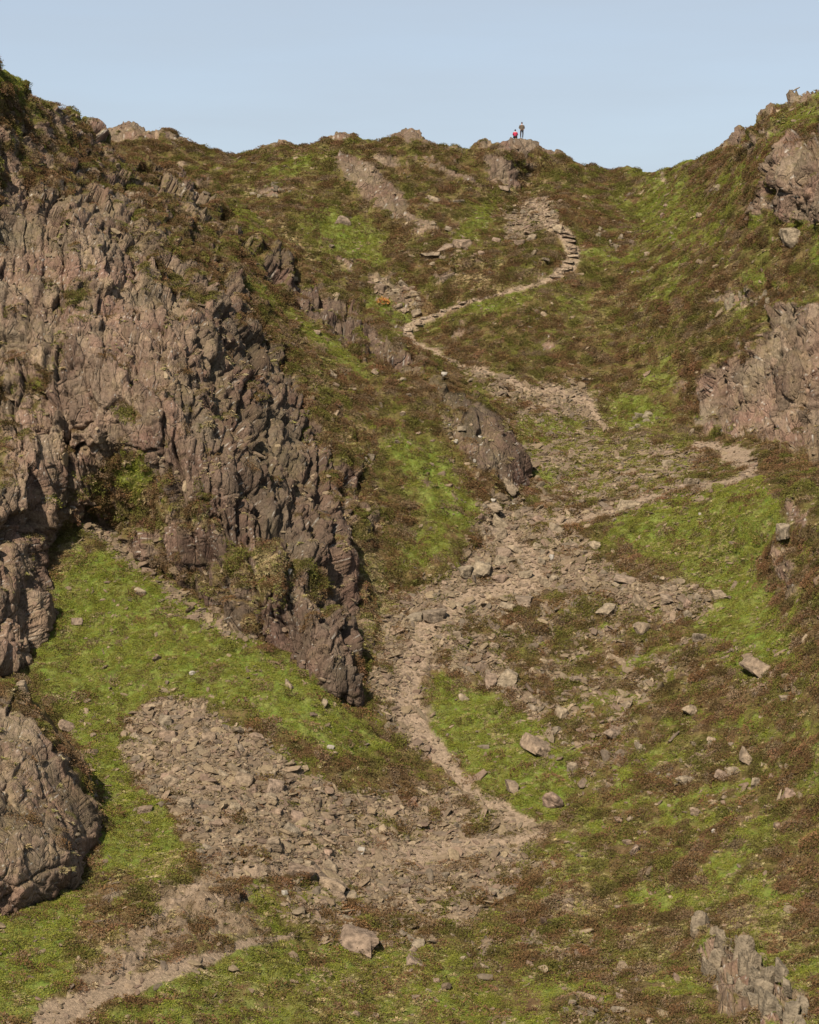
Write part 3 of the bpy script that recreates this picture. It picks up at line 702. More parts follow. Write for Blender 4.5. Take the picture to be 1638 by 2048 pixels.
# ---------------------------------------------------------------- scatter stuff
def rock_mesh(seed, sub=2, planes=11, flat=.6, rough=.05):
    r = np.random.default_rng(seed)
    bm = bmesh.new(); bmesh.ops.create_icosphere(bm, subdivisions=sub, radius=1)
    V = np.array([v.co[:] for v in bm.verts])
    n = r.normal(size=(planes, 3)); n /= np.linalg.norm(n, axis=1)[:, None]
    n = np.vstack([n, [[0, 0, 1]], [[.1, 0, -1]]]); d = r.uniform(.42, .82, len(n)); d[-2] = .5; d[-1] = .6
    q = V @ n.T
    rad = np.where(q > .05, d / np.maximum(q, .05), 9).min(1)
    rad = np.minimum(rad, 1.15)
    W = V * rad[:, None]
    W += rough * np.stack([fbm(W * 1.7 + seed * 3.1, 3, 5), fbm(W * 1.7 + seed, 3, 6), fbm(W * 1.7 - seed, 3, 9)], 1) * 2
    W[:, 0] *= r.uniform(.9, 1.2); W[:, 1] *= r.uniform(.7, .95); W[:, 2] *= flat
    for v, c in zip(bm.verts, W): v.co = c
    me = bpy.data.meshes.new('rock'); bm.to_mesh(me); bm.free()
    return me

def mesh_pydata(name, V, F, mat, smooth=False):
    me = bpy.data.meshes.new(name)
    me.from_pydata([tuple(x) for x in V], [], [tuple(f) for f in F]); me.update()
    me.materials.append(mat)
    return me

def bush_mesh(seed, n, R, H, leaf, mat, name, spray=.5):
    """clump of many small leaf faces over a bumpy dome, with a few poking out"""
    r = np.random.default_rng(seed); V = []; F = []
    lobes = r.normal(size=(6, 3)); lobes[:, 2] = np.abs(lobes[:, 2]); lobes /= np.linalg.norm(lobes, axis=1)[:, None]
    for i in range(n):
        d = r.normal(size=3); d[2] = abs(d[2]) * .9; d /= np.linalg.norm(d)
        lob = .72 + .34 * max(0, max((lobes @ d) ** 3))
        rad = lob * (r.uniform(.55, 1.0) ** .5) * (1 + (.25 if r.random() < .12 else 0))
        c = d * rad * np.array([R, R, H])
        ax = d * .7 + r.normal(size=3) * spray; ax /= np.linalg.norm(ax)
        sd = np.cross(ax, r.normal(size=3)); sd /= np.linalg.norm(sd)
        l = leaf * r.uniform(.7, 1.6); w = l * r.uniform(.35, .6)
        b = len(V)
        V += [c - sd * w * .5, c + ax * l * .55 - sd * w * .6, c + ax * l * 1.2, c + ax * l * .55 + sd * w * .6]
        F.append((b, b + 1, b + 2, b + 3))
    return mesh_pydata(name, V, F, mat)

def tuft_mesh(seed, n, R, H, mat, name):
    r = np.random.default_rng(seed); V = []; F = []
    for i in range(n):
        a = r.uniform(0, 6.283); q = r.uniform(0, 1) ** .7
        b0 = np.array([math.cos(a), math.sin(a), 0]) * q * R * .5
        lean = np.array([math.cos(a), math.sin(a), 0]) * q * R * r.uniform(.5, 1.3)
        h = H * r.uniform(.5, 1.1) * (1 - .4 * q); w = .018 + .02 * r.random()
        sd = np.array([-math.sin(a + r.normal() * .7), math.cos(a + r.normal() * .7), 0]) * w
        k = len(V)
        V += [b0 - sd, b0 + sd, b0 + lean * .45 + [0, 0, h * .7] + sd * .7, b0 + lean * .45 + [0, 0, h * .7] - sd * .7, b0 + lean + [0, 0, h * .85]]
        F += [(k, k + 1, k + 2, k + 3), (k + 3, k + 2, k + 4)]
    return mesh_pydata(name, V, F, mat)

def proto_collection(name, meshes, mat=None):
    c = bpy.data.collections.new(name)
    for i, me in enumerate(meshes):
        if mat and not me.materials: me.materials.append(mat)
        o = bpy.data.objects.new('%s_form' % name, me); c.objects.link(o)
    return c

def scatter_obj(name, pts, rot, scl, idx, tint, coll):
    me = bpy.data.meshes.new(name); n = len(pts)
    me.vertices.add(n); me.vertices.foreach_set('co', pts.astype(np.float32).ravel())
    a = me.attributes.new('rot', 'FLOAT_VECTOR', 'POINT'); a.data.foreach_set('vector', rot.astype(np.float32).ravel())
    a = me.attributes.new('scl', 'FLOAT_VECTOR', 'POINT'); a.data.foreach_set('vector', scl.astype(np.float32).ravel())
    a = me.attributes.new('idx', 'INT', 'POINT'); a.data.foreach_set('value', idx.astype(np.int32))
    b = np.ones((n, 4), np.float32); b[:, :3] = tint
    a = me.attributes.new('tint', 'FLOAT_COLOR', 'POINT'); a.data.foreach_set('color', b.ravel())
    o = bpy.data.objects.new(name, me); scene.collection.objects.link(o)
    ng = bpy.data.node_groups.new(name + '_spread', 'GeometryNodeTree')
    ng.interface.new_socket('Geometry', in_out='INPUT', socket_type='NodeSocketGeometry')
    ng.interface.new_socket('Geometry', in_out='OUTPUT', socket_type='NodeSocketGeometry')
    N, L = ng.nodes, ng.links
    gi = N.new('NodeGroupInput'); go = N.new('NodeGroupOutput')
    ip = N.new('GeometryNodeInstanceOnPoints'); ci = N.new('GeometryNodeCollectionInfo')
    ci.inputs['Collection'].default_value = coll
    ci.inputs['Separate Children'].default_value = True; ci.inputs['Reset Children'].default_value = True
    ip.inputs['Pick Instance'].default_value = True
    def attr(nm, ty):
        q = N.new('GeometryNodeInputNamedAttribute'); q.data_type = ty; q.inputs['Name'].default_value = nm
        return q.outputs['Attribute']
    L.new(gi.outputs[0], ip.inputs['Points']); L.new(ci.outputs['Instances'], ip.inputs['Instance'])
    L.new(attr('idx', 'INT'), ip.inputs['Instance Index'])
    L.new(attr('rot', 'FLOAT_VECTOR'), ip.inputs['Rotation']); L.new(attr('scl', 'FLOAT_VECTOR'), ip.inputs['Scale'])
    L.new(ip.outputs['Instances'], go.inputs[0])
    md = o.modifiers.new('spread', 'NODES'); md.node_group = ng
    o['kind'] = 'stuff'
    return o

R2 = np.random.default_rng(99)

def eul_from_normal(N, mixz=.5, spin=True, jitter=.1):
    """euler rotations taking +Z to the (softened) ground normal"""
    n = len(N); A = N * (1 - mixz) + np.array([0, 0, 1.]) * mixz + R2.normal(size=(n, 3)) * jitter
    A /= np.linalg.norm(A, axis=1)[:, None]
    ang = R2.uniform(0, 2 * math.pi, n)
    out = np.zeros((n, 3))
    # Rz(c) Ry(b) Rx(a): pick z-axis = A then spin about it
    for i in range(n):
        z = Vector(A[i]); x = Vector((math.cos(ang[i]), math.sin(ang[i]), 0)); x = (x - z * x.dot(z)).normalized(); y = z.cross(x)
        out[i] = Matrix((x, y, z)).transposed().to_euler()
    return out

def pick(dens, count):
    """choose points over the layers by density per square metre of ground, only near what the view holds"""
    res = []
    tot = []
    for n in 'BAC':
        L = LAYERS[n]
        uu, vv = L['u'].ravel(), L['v'].ravel()
        ok = (L['out'] <= 0) & (uu > -60) & (uu < 1700) & (vv < 2120)
        if n == 'B':
            d, k = front_depth('A', uu, vv); own = L['P'][:, 1] * CP + L['P'][:, 2] * SP
            ins = inside(uu + 30, vv - 30, list(CREST_A) + [(1000, 1100), (700, 1300), (500, 1230), (160, 1000), (0, 1300), (-2500, 1300)])
            ok &= ~(ins & (d < own - 2.5) & (d < 1e8))
        w = np.where(ok, dens(L, n) * np.minimum(L['area'], .25), 0)
        w = np.maximum(w, 0)
        tot.append(w)
    S = sum(w.sum() for w in tot)
    P, N, MM, UU, VV = [], [], [], [], []
    for n, w in zip('BAC', tot):
        c = int(count * w.sum() / S)
        if c < 1: continue
        L = LAYERS[n]
        k = R2.choice(len(w), c, p=w / w.sum())
        nu = L['nu']
        k2 = np.clip(k + 1, 0, len(w) - 1); k3 = np.clip(k + nu, 0, len(w) - 1)
        a, b = R2.random(c)[:, None], R2.random(c)[:, None]
        p = L['P'][k] + a * (L['P'][k2] - L['P'][k]) * .8 + b * (L['P'][k3] - L['P'][k]) * .8
        P.append(p); N.append(L['N'][k]); UU.append(L['u'].ravel()[k]); VV.append(L['v'].ravel()[k])
    return np.vstack(P), np.vstack(N), np.concatenate(UU), np.concatenate(VV)

def vegfree(L):
    M = L['M']
    return (1 - .85 * sstep(.3, .7, M['dirt'] + .35 * fbm(L['P'] / 1.1, 3, 21))) * (1 - np.clip(M['rockf'] * 1.05, 0, 1)) * (1 - np.clip(M['path'] * 1.4, 0, 1)) * (1 - .9 * sstep(.3, .75, M['scree'] + .35 * fbm(L['P'] / 1.1, 3, 21)))

def d_heather(L, n):
    M = L['M']; f = fbm(L['P'] / 1.6, 3, 121)
    g = sstep(.2, .65, M['green'] + .4 * f)
    h = fbm(L['P'] / np.array([1.5, .9, .8]), 3, 231)
    d = (1 - .8 * sstep(.02, .25, h)) * (1 - .85 * g) * (1 - .65 * sstep(.3, .8, M['dry'])) * (.35 + 1.2 * sstep(-.25, .3, f))
    led = .5 * sstep(.3, .6, L['N'][:, 2]) * sstep(.30, .45, fbm(L['P'] / 2.2, 3, 151)) * (1 - M['path'])
    if n == 'B': led = led * .25
    return d * vegfree(L) + led * (M['rockf'] > .5)
def d_green(L, n):
    M = L['M']; f = fbm(L['P'] / 1.2, 3, 131)
    g = 1.25 * sstep(.22, .7, M['green'] + .4 * f)
    h = fbm(L['P'] / np.array([1.5, .9, .8]), 3, 231)
    return (g + .62 * sstep(.02, .30, h) * sstep(.95, .3, M['rock'])) * vegfree(L)
def d_dry(L, n):
    M = L['M']; f = fbm(L['P'] / 1.0, 3, 141)
    g = np.clip(.08 + M['dry'] + .40 * f, 0, 1.2)
    led = .4 * sstep(.2, .5, L['N'][:, 2]) * sstep(.25, .4, fbm(L['P'] / 1.8, 3, 153)) * (M['rockf'] > .5) * (M['path'] < .3) * (.3 if n == 'B' else 1)
    return g * vegfree(L) + led
def d_scree(L, n):
    M = L['M']; f = fbm(L['P'] / 1.0, 3, 161)
    s = sstep(.08, .6, M['scree'] + .2 * f) * (.25 + .75 * np.clip(M['scree'], 0, 1))
    return (s * (1 - .82 * sstep(.4, .9, M['path'])) * (1 - .5 * M['rockf']) + .05 * sstep(.15, .35, fbm(L['P'] / 2.2, 3, 163)) * (1 - M['rockf']) + .008 + .05 * M['path'])

c_hea = proto_collection('heather', [bush_mesh(i, 190, .44, .24, .058, M_HEA, 'heather') for i in range(4)])
c_bil = proto_collection('bilberry', [bush_mesh(20 + i, 110, .32, .13, .050, M_BIL, 'bilberry', .9) for i in range(4)])
c_grs = proto_collection('grass', [tuft_mesh(40 + i, 40, .28, .19, M_GRS, 'grass') for i in range(4)])
c_stn = proto_collection('stone', [rock_mesh(60 + i, 1 if i < 4 else 2, 9, .42 + .05 * (i % 4)) for i in range(8)], M_STN)

NH, NG, ND, NS = 58000, 52000, 36000, 74000
P, N, U_, V_ = pick(d_heather, NH); n = len(P)
s = .5 + 1.0 * R2.random(n) ** 1.8
f_a = fbm(P / 1.3, 3, 171); f_b = fbm(P / 4.5, 3, 181); f_c = perlin(P / .8, 183); f_d = R2.normal(size=n) * .10
brown = np.array([.100, .057, .024]); rust = np.array([.135, .066, .032]); olive = np.array([.092, .088, .018]); greyb = np.array([.150, .105, .062]); drk = np.array([.058, .042, .015])
tint = np.repeat(brown[None], n, 0)
def lay_(c, m): 
    global tint
    tint = tint * (1 - m[:, None]) + c * m[:, None]
lay_(olive, sstep(.0, .18, f_a + .5 * f_b + f_d)); lay_(greyb, sstep(.12, .3, -f_a + .3 * f_c + f_d)); lay_(rust, .8 * sstep(.38, .48, f_c - .4 * f_b + f_d)); lay_(drk, .8 * sstep(.25, .45, -f_c + .4 * f_a + f_d))
tint = tint * R2.uniform(.72, 1.12, n)[:, None]
scatter_obj('heather', P - N * .05, eul_from_normal(N, .4), np.stack([s * R2.uniform(.8, 1.5, n), s * R2.uniform(.7, 1.1, n), s * R2.uniform(.6, 1.2, n)], 1),
            R2.integers(0, 4, n), tint, c_hea)
P, N, U_, V_ = pick(d_green, NG); n = len(P)
s = R2.uniform(.45, 1.15, n); tint = np.clip(1 + .45 * fbm(P / 3, 3, 191)[:, None] * np.array([.6, .6, 1]), .5, 1.7)
scatter_obj('bilberry', P - N * .03, eul_from_normal(N, .3), np.stack([s * 1.1, s * 1.1, s * R2.uniform(.5, 1.1, n)], 1), R2.integers(0, 4, n), tint, c_bil)
P, N, U_, V_ = pick(d_dry, ND); n = len(P)
s = R2.uniform(.4, 1.1, n); tint = np.clip(1 + .4 * fbm(P / 3, 3, 201)[:, None] * np.array([1, .7, 1]), .5, 1.5)
scatter_obj('grass', P - N * .02, eul_from_normal(N, .6), np.stack([s, s, s * R2.uniform(.5, 1.0, n)], 1), R2.integers(0, 4, n), tint, c_grs)
P, N, U_, V_ = pick(d_scree, NS); n = len(P)
s = .08 + .16 * R2.random(n) ** 2 + .34 * (R2.random(n) < .06) * R2.random(n); tint = np.clip(1 + .25 * fbm(P / 2, 3, 211)[:, None] + 0 * P, .6, 1.4)
scatter_obj('scree', P + N * (s * .12)[:, None], eul_from_normal(N, .15, jitter=.35), np.stack([s * R2.uniform(.9, 1.7, n), s, s * R2.uniform(.6, 1.3, n)], 1),
            R2.integers(0, 8, n), tint, c_stn)

# ---------------------------------------------------------------- boulders, each a thing of its own
def slab_rock(seed, flat=.6):
    r = np.random.default_rng(seed)
    bm = bmesh.new(); bmesh.ops.create_cube(bm, size=2)
    bmesh.ops.subdivide_edges(bm, edges=bm.edges[:], cuts=6, use_grid_fill=True)
    V = np.array([v.co[:] for v in bm.verts]); V /= np.linalg.norm(V, axis=1)[:, None]
    n = np.array([[1, 0, 0], [-1, 0, 0], [0, 1, 0], [0, -1, 0], [0, 0, 1], [0, 0, -1]], float) + r.normal(size=(6, 3)) * .22
    e = r.normal(size=(4, 3)); n = np.vstack([n, e]); n /= np.linalg.norm(n, axis=1)[:, None]
    d = np.concatenate([r.uniform(.5, .8, 6), r.uniform(.62, .9, 4)])
    q = V @ n.T; rad = np.where(q > .05, d / np.maximum(q, .05), 9).min(1)
    W = V * rad[:, None]
    W += .035 * np.stack([fbm(W * 2.5 + seed, 3, 5), fbm(W * 2.5 + seed, 3, 6), fbm(W * 2.5 - seed, 3, 9)], 1) * 2
    W[:, 2] *= flat
    for v, c in zip(bm.verts, W): v.co = c
    me = bpy.data.meshes.new('rock'); bm.to_mesh(me); bm.free()
    return me
BROCK = [rock_mesh(200 + i, 3, 9 + i % 5, .62 + .06 * (i % 3), .085) for i in range(5)] + [slab_rock(230 + i, .5 + .08 * (i % 4)) for i in range(11)]
for me in BROCK: me.materials.append(M_BLD); me.name = 'boulder'
QROCK = [rock_mesh(300 + i, 2, 9, .7, .04) for i in range(3)]
for me in QROCK: me.materials.append(M_QTZ); me.name = 'quartz_stone'
brng = random.Random(5)

def view_rot(deg):          # turn about the line of sight axis so that a slab dips as seen
    return Matrix.Rotation(math.radians(deg), 3, 'Y')

def place_rock(name, meshes, u, v, w, h, rot, label, cat, group=None, sink=.40, mi=None):
    P, N, _ = surf(u, v + h * .25)
    P = Vector(P[0]); D = P.y * CP + P.z * SP
    W = w * D / FPX; H = h * D / FPX
    me = meshes[mi if mi is not None else brng.randrange(len(meshes))]
    xs = [q.co.x for q in me.vertices]; zs = [q.co.z for q in me.vertices]
    sx = W / (max(xs) - min(xs)); sz = H / (max(zs) - min(zs)) * 1.05
    o = bpy.data.objects.new(name, me); scene.collection.objects.link(o)
    R = view_rot(rot) @ Matrix.Rotation(brng.uniform(-.25, .25) + (math.pi if brng.random() < .5 else 0), 3, 'Z')
    o.rotation_euler = R.to_euler(); o.scale = (sx, max(sx * .8, sz * .7), sz)
    n = Vector(N[0])
    o.location = P + Vector((0, 0, H * .22)) + n * (H * .12) - n * sink * W * .3
    o['label'] = label; o['category'] = cat
    if group: o['group'] = group
    return o

BG_ = 'boulders lying on the fell'
NAMED = [
 (1259,1005,54,22,0,'flat pinkish boulder where the narrow path leaves the scree for the grass'),
 (1386,965,36,24,0,'rounded brown boulder beside the narrow path on the grass shelf'),
 (1366,978,20,18,0,'small pinkish rock touching the rounded boulder by the narrow path'),
 (1341,900,38,13,0,'long flat pale boulder near the back of the grass shelf'),
 (1336,923,30,15,0,'low grey rock in front of the long flat boulder on the grass shelf'),
 (1469,932,46,14,-12,'long grey slab inside the bend of the path on the shelf'),
 (1019,972,42,24,35,'dark slanting slab at the foot of the spur beside the scree'),
 (866,1230,50,28,0,'big dark grey boulder in the middle of the gully scree'),
 (832,1233,36,22,0,'grey boulder just left of the big dark one in the gully scree'),
 (964,1135,38,38,20,'large pinkish block at the left edge of the gully scree'),
 (929,1145,28,26,0,'brown block left of the large pinkish block in the gully'),
 (1439,1197,32,20,0,'lone brown boulder at the right end of the scree tongue'),
 (1331,1197,28,20,0,'rounded brown boulder within the scree tongue below the grass'),
 (1284,1207,50,22,32,'long slanting boulder below the scree tongue'),
 (1250,1162,46,14,10,'flat slab along the top of the scree tongue'),
 (1279,1255,36,28,0,'blocky brown boulder alone under the scree tongue'),
 (1399,1276,34,20,0,'pale boulder at the edge of bright grass on the right slope'),
 (1219,1222,44,22,8,'low pale slab in heather between the two scree arms'),
 (1014,1215,32,14,15,'dark slab on the right edge of the gully scree'),
 (1511,1331,64,34,32,'long pinkish boulder slanting down the upper right slope in heather'),
 (981,1358,24,34,0,'upright grey stone at the top of the green patch beside the gully'),
 (1019,1362,40,40,35,'flat pinkish slab beside the upright grey stone'),
 (926,1395,24,14,30,'small grey slab on the green patch beside the gully'),
 (1229,1476,26,24,40,'dark grey slanting slab alone in the brown heather'),
 (1256,1412,16,22,25,'small pale pointed rock above the dark slanting slab'),
 (1379,1415,28,24,40,'pale rock half buried in heather in the middle of the right slope'),
 (1159,1360,40,14,12,'long pale slab among heather right of the gully'),
 (1124,1427,24,26,20,'dark block at the lower end of the rocks right of the gully'),
 (1111,1463,28,13,-10,'pale flat stone below the dark block right of the gully'),
 (1084,1502,76,30,28,'broad low outcropping slab at the edge of the green patch'),
 (1109,1602,64,34,38,'big tilted boulder with a pale left edge above the path corner'),
 (1026,1580,24,28,0,'squat brown boulder left of the big tilted one'),
 (1144,1537,20,16,0,'small grey boulder above the big tilted one'),
 (1374,1557,54,20,8,'long low boulder in the line of rocks across the right slope'),
 (1444,1550,34,18,30,'slanting pale boulder right of the long low one'),
 (1464,1535,30,15,0,'brown boulder topping the slanting pale one'),
 (1491,1512,36,26,30,'grey boulder at the edge of a bright green patch on the right slope'),
 (1511,1562,30,24,0,'square brown boulder with a flat top on the right slope'),
 (1541,1547,17,11,0,'small rounded stone right of the square boulder'),
 (1584,1592,28,22,35,'pale boulder near the right border of the slope'),
 (1391,1625,28,18,20,'rounded pinkish boulder alone below the line of rocks'),
 (1271,1702,22,24,40,'dark pointed rock in heather low on the right slope'),
 (1555,1655,16,16,0,'small triangular rock standing low on the right slope'),
 (1236,1810,16,9,0,'small pale stone on the brown slope below the path corner'),
 (715,1873,78,46,18,'large pink boulder at the foot of the lower scree'),
 (545,1700,40,32,0,'square dark block at the lower edge of the big scree'),
 (670,1762,74,34,8,'broad purplish slab at the foot of the big scree'),
 (600,1740,56,26,20,'pinkish slab left of the broad purplish one under the scree'),
 (430,1645,34,16,0,'dark flat block inside the lower left of the big scree'),
 (700,1832,44,18,10,'grey slab above the large pink boulder'),
 (328,1437,26,26,0,'pale block near the top of the big scree'),
 (420,1472,30,18,0,'dark block in the upper part of the big scree'),
 (515,1470,34,14,20,'long slab on the upper right edge of the big scree'),
 (135,1447,40,16,28,'grey slab lying in grass right of the lower left buttress'),
 (290,1622,30,20,0,'dark rock at the left edge of the big scree'),
 (38,1382,30,28,0,'sunlit block on top of the lower left buttress'),
 (155,1240,24,14,0,'single tan boulder on the green slope under the crag'),
 (282,1186,26,14,20,'flat brown stone high on the green slope under the crag'),
 (578,1372,26,14,30,'grey stone on the bright grass under the nose of the crag'),
 (648,1407,16,20,30,'narrow pale stone on the grass nearest the nose of the crag'),
 (1584,473,62,40,22,'large pinkish rock in the grass below the upper right crag'),
 (926,488,38,22,0,'rounded pale boulder left of the grassy strip under the pass'),
 (896,492,40,16,0,'low brown rock left of the rounded pale boulder'),
 (864,510,42,10,-8,'long flat pale slab in dry grass left of the pass'),
 (869,396,30,16,0,'pale pointed rock left of the top of the grassy strip'),
 (916,402,32,11,0,'flat stone right of the pale pointed rock'),
 (1006,377,24,12,0,'brown rock at the edge of the dry grass on the pass'),
 (1114,456,24,20,0,'squat boulder beside the top of the pitched steps'),
 (1064,476,28,20,0,'brown boulder left of the pitched steps'),
 (1039,488,22,14,0,'smaller brown boulder left of the pitched steps'),
 (894,553,32,14,-25,'slanting slab in dry grass above the lower steps'),
 (1439,378,18,16,0,'small rounded rock high on the right slope below the skyline'),
 (1329,435,15,13,0,'pale rounded stone in bright grass high on the right slope'),
 (1296,510,13,11,0,'small pale stone in heather right of the pitched steps'),
 (685,445,34,20,15,'pale craggy boulder in the green hollow under the left ridge'),
 (1234,2025,28,17,0,'smooth pale boulder at the bottom of the slope'),
 (1174,2003,46,20,12,'dark topped boulder at the bottom of the slope'),
 (829,1924,40,16,25,'grey slab in heather near the bottom'),
 (1574,1062,26,34,0,'pinkish spire of rock at the right border of the grass'),
]
for t in NAMED:
    place_rock('boulder', BROCK, t[0], t[1], t[2], t[3], t[4], t[5], 'boulder', BG_)
WH = [(884,757,12,10,'cluster sized white quartz block on the crest of the spur'), (911,887,10,8,'white stone on the spur below its rock slabs'), (946,928,8,7,'tiny white stone lowest on the green face of the spur'),
      (961,872,9,7,'white stone lying on the rock slabs of the spur'), (983,1005,11,8,'white stone at the top edge of the gully scree'), (1028,1010,9,6,'white stone right of the dark slanting slab'),
      (1103,1112,13,11,'white boulder in grass beside the dusty path'), (1399,1027,9,6,'white stone alone on the bright grass of the shelf'), (682,1693,9,8,'small white stone on the lower edge of the big scree'),
      (565,1792,14,11,'white stone in grass below the big scree'), (722,1699,17,14,'pale triangular stone beside the dusty corner of the path'), (1429,1666,10,8,'white stone low in the heather of the right slope'),
      (387,1349,14,8,'pale stone on the green slope left of the crag nose'), (660,1499,16,8,'pale flat stone in the grass above the big scree'), (592,1130,9,16,'white quartz patch stone low on the dark cliff')]
for t in WH:
    place_rock('quartz_stone', QROCK, t[0], t[1], t[2], t[3], 10, t[4], 'stone', 'white quartz stones', sink=.0)

# many more rocks that nothing tells apart, by zone
ZONES = [
 ([(420,1740),(700,1765),(745,1830),(900,1880),(800,1910),(640,1870),(560,1800)], 22, 14, 38, 'block|the rocky ground below the big scree', 'blocks below the big scree'),
 ([(620,640),(800,740),(960,860),(900,960),(760,880),(640,740)], 22, 8, 20, 'grey stone|the slope of the spur', 'stones on the spur'),
 ([(1180,420),(1440,400),(1480,640),(1200,680),(1120,600)], 26, 8, 18, 'pale stone|the slope right of the steps', 'stones right of the steps'),
 ([(290,1400),(520,1480),(680,1580),(780,1600),(700,1750),(560,1735),(400,1720),(300,1580),(240,1500)], 75, 14, 44, 'angular block|the big scree fan', 'blocks in the big scree'),
 ([(740,1760),(860,1720),(1050,1700),(1040,1780),(900,1840),(780,1830)], 26, 12, 24, 'angular tan block|the stones under the path corner', 'blocks under the path corner'),
 ([(960,1010),(1060,1020),(1200,1090),(1250,1150),(1150,1180),(960,1230),(800,1240),(890,1160),(950,1090)], 52, 13, 38, 'angular block|the upper gully scree', 'blocks in the upper gully scree'),
 ([(900,1240),(970,1280),(1100,1400),(1080,1430),(960,1360),(860,1330)], 22, 12, 28, 'angular block|the scree arm right of the gully', 'blocks in the scree arm'),
 ([(1150,1090),(1440,1190),(1400,1240),(1260,1210)], 20, 12, 26, 'brown block|the scree tongue under the grass shelf', 'blocks in the scree tongue'),
 ([(1060,900),(1400,895),(1400,985),(1180,1040),(1060,1000)], 24, 9, 20, 'weathered stone|the grass shelf', 'stones on the grass shelf'),
 ([(1130,1260),(1600,1300),(1620,1700),(1180,1680),(1120,1450)], 64, 9, 20, 'half sunk stone|the heathery right slope', 'stones in the heather'),
 ([(740,1880),(1200,1850),(1300,2040),(700,2040)], 36, 8, 18, 'pale stone|the grass along the bottom edge', 'stones at the bottom'),
 ([(720,545),(830,575),(845,625),(760,610)], 14, 14, 32, 'boulder|the jumble behind the spur', 'boulders of the jumble behind the spur'),
 ([(1010,430),(1060,395),(1110,400),(1110,445),(1050,465)], 22, 8, 18, 'pale block|the rocky ground atop the steps', 'blocks at the top of the steps'),
 ([(830,420),(1000,480),(980,560),(860,560)], 12, 9, 20, 'pale stone|the dry grass left of the steps', 'stones left of the steps')]
for poly, cnt, w0, w1, lab, grp in ZONES:
    xs = [p[0] for p in poly]; ys = [p[1] for p in poly]; k = 0; made = []
    while k < cnt:
        a, b = brng.uniform(min(xs), max(xs)), brng.uniform(min(ys), max(ys))
        if not inside(np.array([a]), np.array([b]), poly)[0]: continue
        w = w0 + (w1 - w0) * brng.random() ** 2
        o = place_rock('scree_block' if 'block' in lab else 'boulder', BROCK, a, b, w, w * brng.uniform(.4, .75), brng.uniform(-10, 40), lab, 'rock', grp)
        made.append((a, b, w, o)); k += 1
    # a label of its own for each: which part of the zone it lies in and its rank by size there
    noun, where = lab.split('|')
    A_ = sorted(m[0] for m in made); B_ = sorted(m[1] for m in made); c3 = 3 if cnt > 20 else 2
    cells = {}
    for m in made:
        ca = min(int(A_.index(m[0]) * c3 / len(A_)), c3 - 1); cb = min(int(B_.index(m[1]) * c3 / len(B_)), c3 - 1)
        cells.setdefault((cb, ca), []).append(m)
    VN = ['upper', 'middle', 'lower'] if c3 == 3 else ['upper', 'lower']; HN = ['left', 'centre', 'right'] if c3 == 3 else ['left', 'right']
    RK = ['largest', 'second largest', 'third largest', 'fourth largest', 'fifth largest', 'sixth largest', 'seventh largest', 'eighth largest', 'ninth largest', 'tenth largest', 'eleventh largest', 'twelfth largest',
          'thirteenth largest', 'fourteenth largest', 'fifteenth largest', 'sixteenth largest', 'seventeenth largest', 'eighteenth largest', 'nineteenth largest', 'twentieth largest']
    for (cb, ca), ms in cells.items():
        ms.sort(key=lambda m: -m[2])
        for q, m in enumerate(ms):
            m[3]['label'] = '%s %s in the %s %s of %s' % (RK[q], noun, VN[cb], HN[ca], where)

# ---------------------------------------------------------------- outcrops: clusters of jointed slabs, one mesh each
M_OUT = mat_inst('outcrop_rock', [(.135, .112, .076), (.125, .096, .066), (.152, .126, .084)], dark=.5, use_tint=False, bump=.14, noise=2.4)
def outcrop(u, v, w, h, rot, n, tall, label, seed, lean=10):
    n = int(n * 1.4)
    r = random.Random(seed)
    P0, N0, _ = surf(u, v); P0 = Vector(P0[0]); D = P0.y * CP + P0.z * SP
    V = []; F = []
    for i in range(n):
        a = r.uniform(-.5, .5); b = r.uniform(-.5, .5)
        if (a * 2) ** 2 + (b * 2) ** 2 > 1: a *= .6; b *= .6
        c, s_ = math.cos(math.radians(rot)), math.sin(math.radians(rot))
        uu = u + a * w * c - b * h * s_; vv = v + a * w * s_ + b * h * c
        P, N, _ = surf(uu, vv + 4); P = Vector(P[0]); d = P.y * CP + P.z * SP
        me = BROCK[5 + r.randrange(11)]
        sz = min(w, h) * .21 * r.uniform(.35, 1.35) * d / FPX
        R = Matrix.Rotation(math.radians(lean + r.uniform(-12, 12)), 3, 'Y') @ Matrix.Rotation(r.uniform(-.25, .25), 3, 'X') @ Matrix.Rotation(r.uniform(-.7, .7), 3, 'Z')
        S = Matrix.Diagonal((sz * (.75 if tall > 1 else 1.3), sz * .7, sz * tall * 1.7))
        k = len(V)
        off = Vector((0, 0, sz * tall * .1)) + Vector(N[0]) * sz * .05
        V += [tuple(R @ (S @ q.co) + P + off - P0) for q in me.vertices]
        F += [tuple(k + j for j in p.vertices) for p in me.polygons]
    me = bpy.data.meshes.new('rock_outcrop'); me.from_pydata(V, [], F); me.update(); me.materials.append(M_OUT)
    o = bpy.data.objects.new('rock_outcrop', me); scene.collection.objects.link(o); o.location = P0
    o['label'] = label; o['category'] = 'rock outcrop'
    return o
outcrop(1460, 1940, 170, 90, 38, 34, 1.5, 'grey outcrop of upright splintered slabs in the lower right corner', 1, 8)
outcrop(1560, 2020, 130, 90, 30, 28, 1.4, 'pale splintered rocks below the upright slabs at the bottom right', 2, 5)
outcrop(1169, 2035, 110, 30, 5, 14, .7, 'low cracked grey outcrop at the bottom edge', 3)
outcrop(1205, 476, 30, 38, 20, 6, 1.2, 'left lobe of bare rock in the heather beside the steps', 4, 12)
outcrop(1232, 482, 26, 34, 20, 5, 1.1, 'right lobe of bare rock in the heather beside the steps', 5, 18)
